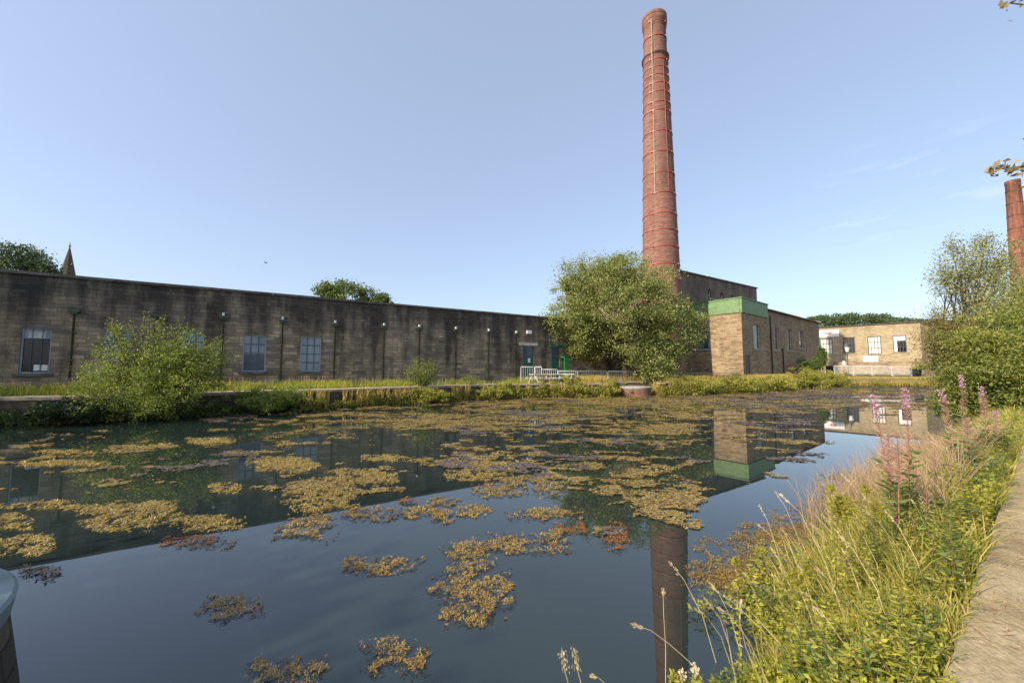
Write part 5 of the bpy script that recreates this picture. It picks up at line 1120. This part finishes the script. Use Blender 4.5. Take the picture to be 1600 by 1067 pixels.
pt_ = [((733, 925, 58, 44, 1.1, 'weed'), 'largest thick golden weed patch, left of the reflected chimney'),
 ((600, 883, 52, 13, 1., 'weed'), 'ragged golden weed patch left of the largest thick patch'),
 ((617, 1028, 48, 27, 1., 'weed'), 'rounded weed patch near the bottom centre'),
 ((452, 1053, 60, 22, 1., 'weed'), 'wide golden weed patch cut by the bottom edge'),
 ((358, 950, 44, 17, .8, 'weed'), 'dusky lone weed patch in the dark blue water at the left'),
 ((724, 862, 33, 11, 1., 'weed'), 'small weed patch just above the largest thick one'),
 ((790, 850, 46, 14, 1., 'weed'), 'weed patch joined to the right of the small one above the largest'),
 ((866, 845, 25, 16, 1., 'weed'), 'weed patch with a drooping tail left of the reflected tree tip'),
 ((892, 828, 22, 8, 1., 'weed_red'), 'small reddish weed patch touching the drooping one'),
 ((963, 838, 18, 18, .9, 'weed_red'), 'rusty weed patch at the reflected top of the tree'),
 ((852, 804, 54, 9, 1., 'weed'), 'long thin weed patch left of the reflected tree'),
 ((742, 799, 23, 9, 1., 'weed'), 'little weed patch left of the long thin one'),
 ((776, 766, 40, 10, 1., 'weed_far'), 'flat weed patch near the reflected roof edge'),
 ((690, 808, 16, 9, .9, 'weed'), 'small faint weed patch in the middle of the open water'), ((655, 800, 32, 9, 1., 'weed'), 'weed patch left of the small faint one'),
 ((695, 784, 24, 6, 1., 'weed_far'), 'thin weed sliver above the middle pair'), ((637, 783, 15, 4, 1., 'weed_red'), 'tiny red weed sliver by the reflected roof edge'),
 ((577, 803, 35, 10, 1., 'weed'), 'weed patch just below the reflected roof line at mid left'),
 ((480, 824, 42, 18, 1., 'weed'), 'pale gold weed patch crossing the reflected roof line'),
 ((310, 848, 48, 9, .8, 'weed_red'), 'brown weed streak on the reflected roof line at the left'), ((60, 897, 28, 10, .7, 'weed_under'), 'dark grey weed patch beside the near left drum'),
 ((858, 765, 22, 11, .8, 'weed_far'), 'faint weed patch left of the reflected tree crown')]
for sp_, lb in pt_: make_patch(sp_, lb)
# the dense cover further out: one mass
def weedfield():
    X = []; Y = []; Sx = []
    def dens(px, py):
        o = np.zeros(len(px))
        def bx(x0, x1, y0, y1, v, fx=40, fy=8): return v * sstep(x0 - fx, x0 + fx, px) * (1 - sstep(x1 - fx, x1 + fx, px)) * sstep(y0 - fy, y0 + fy, py) * (1 - sstep(y1 - fy, y1 + fy, py))
        o = np.maximum(o, bx(450, 1360, 590, 640, .80)); o = np.maximum(o, bx(600, 1130, 640, 682, .62)); o = np.maximum(o, bx(330, 620, 655, 735, .36)); o = np.maximum(o, bx(700, 1120, 680, 755, .44)); o = np.maximum(o, bx(880, 1100, 700, 822, .50, 25))
        o = np.maximum(o, bx(1100, 1280, 620, 715, .52)); o = np.maximum(o, bx(1120, 1330, 700, 752, .26)); o = np.maximum(o, bx(1280, 1480, 600, 642, .52)); o = np.maximum(o, bx(-100, 470, 664, 745, .30)); o = np.maximum(o, bx(300, 640, 632, 668, .5)); o = np.maximum(o, bx(400, 620, 735, 765, .30)); o = np.maximum(o, bx(-100,260,745,790,.12))
        return o
    n = 2200000
    u = rng.uniform(-200, 1520, n); yy = 575 + 1320 / rng.uniform(1320 / 265., 1320 / 27.5, n) ** 1.0
    # sample evenly in depth, then keep by density
    Yw = rng.uniform(5.2, 48, n) ** 1.0; yy = 575 + 1320 / Yw; xw = (u - 800) / FPX * Yw * .985
    dn = dens(u, yy); k = dn > .02; u, yy, xw, Yw, dn = u[k], yy[k], xw[k], Yw[k], dn[k]
    k = sdf(xw, Yw) < -.05; xw, Yw, dn, u, yy = xw[k], Yw[k], dn[k], u[k], yy[k]
    a = fbm(xw * .8, Yw, .42, 11.); b_ = fbm(xw * .6, Yw, 1.9, 21.); c = fbm(xw * .4, Yw, 1.1, 31.); f_ = a * .5 + b_ * .6 + c * .5
    th = (.60 - dn) * 1.15
    c2 = fbm(xw * .7, Yw, 4.2, 61.); k = (f_ > th) & (c2 > -.24 - .5 * (f_ - th) + rng.normal(size=len(xw)) * .1); return xw[k], Yw[k], u[k], yy[k], (f_ - th)[k]
x, y, u, yy, ex = weedfield()
size = .05 + .0026 * y; nn_ = len(x); P = np.stack([x, y, .008 + .02 * rng.random(nn_)], 1)
V = leafV(P, 1.15, .32, nrm=(0, 0, 1), nw=.86, svar=.5, axis=(0, 0, 0), axw=0.); V = P[:, None, :] + (V - P[:, None, :]) * size[:, None, None]; V[:, :, 2] = P[:, None, 2] + (V[:, :, 2] - P[:, None, 2]) * .22
grey = np.clip((u - 1050) / 250, 0, .8) + np.where((u < 420) & (yy < 745), .35, 0); r_ = rng.random(nn_); gz_ = fbm(x, y, .35, 51.); idx = np.where(gz_ * 1.3 + .5 < grey, 1, 0); idx = np.where(r_ < .10, 2, idx); idx = np.where((r_ > .93) & (idx == 0), 3, idx)  # the extra grey at the left puts shade into the weed's colour
print('weed field', nn_)
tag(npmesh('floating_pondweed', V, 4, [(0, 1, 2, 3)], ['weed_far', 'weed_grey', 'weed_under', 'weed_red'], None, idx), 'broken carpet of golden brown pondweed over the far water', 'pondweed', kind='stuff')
# sunlit golden patches at the left, in front of the shed's reflection
X = []; 
for spec in [(205, 806, 72, 20), (150, 794, 40, 5), (330, 818, 44, 11), (55, 790, 55, 7), (20, 815, 24, 11), (35, 851, 40, 14), (497, 772, 48, 22), (562, 745, 48, 11), (450, 730, 40, 8), (353, 763, 24, 7), (95, 724, 60, 4), (255, 697, 18, 3), (100, 706, 40, 3), (330, 690, 30, 5), (745, 740, 45, 9), (700, 722, 60, 6), (440, 722, 45, 7), (600, 716, 30, 5)]:
    px, py, rx, ry = spec; x, y, dist, nk = weedpatch(px, py, rx, ry, 1.15, px * .017); V = weedV(x, y, dist, max(.02, .0055 * dist)); X.append(V)
V = np.concatenate(X); tag(npmesh('scattered_pondweed', V, 4, [(0, 1, 2, 3)], ['weed_far', 'weed'], None, (rng.random(len(V)) < .35).astype(int)), 'sunlit golden weed clumps on the dark reflection of the shed', 'pondweed', kind='stuff')
# weed rafts against the near bank
X = []
for spec in [(1230, 880, 120, 55), (1180, 905, 95, 30), (1290, 830, 75, 40), (1150, 912, 60, 14), (1260, 950, 85, 28), (1360, 820, 60, 50), (1200, 850, 50, 20), (1330, 760, 40, 22)]:
    px, py, rx, ry = spec; x, y, dist, nk = weedpatch(px, py, rx, ry, .9, px * .019); V = weedV(x, y, dist, .024); X.append(V)
V = np.concatenate(X); tag(npmesh('bankside_pondweed', V, 4, [(0, 1, 2, 3)], ['weed_red', 'weed', 'leaf_feather', 'weed_under'], None, rng.choice(4, len(V), p=[.34, .30, .2, .16])), 'reddish brown weed raft against the near bank', 'pondweed', kind='stuff')

# trees beyond the left end of the pond: outside the view, their shade falls on the water and the left bank
for (x0, y0, zc, r0, lb) in ((-33, 5.5, 8.5, 4.6, 'broad tree at the left end of the pond shading the bank'), (-27., -3., 8., 4.2, 'second shade tree behind the left end of the pond'), (-14.0, -4.5, 6.8, 2.9, 'shade tree nearest the large grey-capped drum')):
    t = thing('shade_tree', lb, 'tree', (x0, y0, .9), 'trees round the left end of the pond')
    cc = crown('crown', [((x0, y0, zc), (r0, r0, r0 * .85), 1.)], 260, 70, .55, .26, 'leaf_tree', t, shell=.4)
    b = MB(); b.tube([(x0, y0, .3), (x0 + .1, y0, zc * .5), (x0, y0, zc)], [.3, .22, .1], 8); limbs(b, (x0, y0, zc * .5), [tuple(cc[i]) for i in range(0, len(cc), 12)], .1); b.build('trunk', 'bark', t)
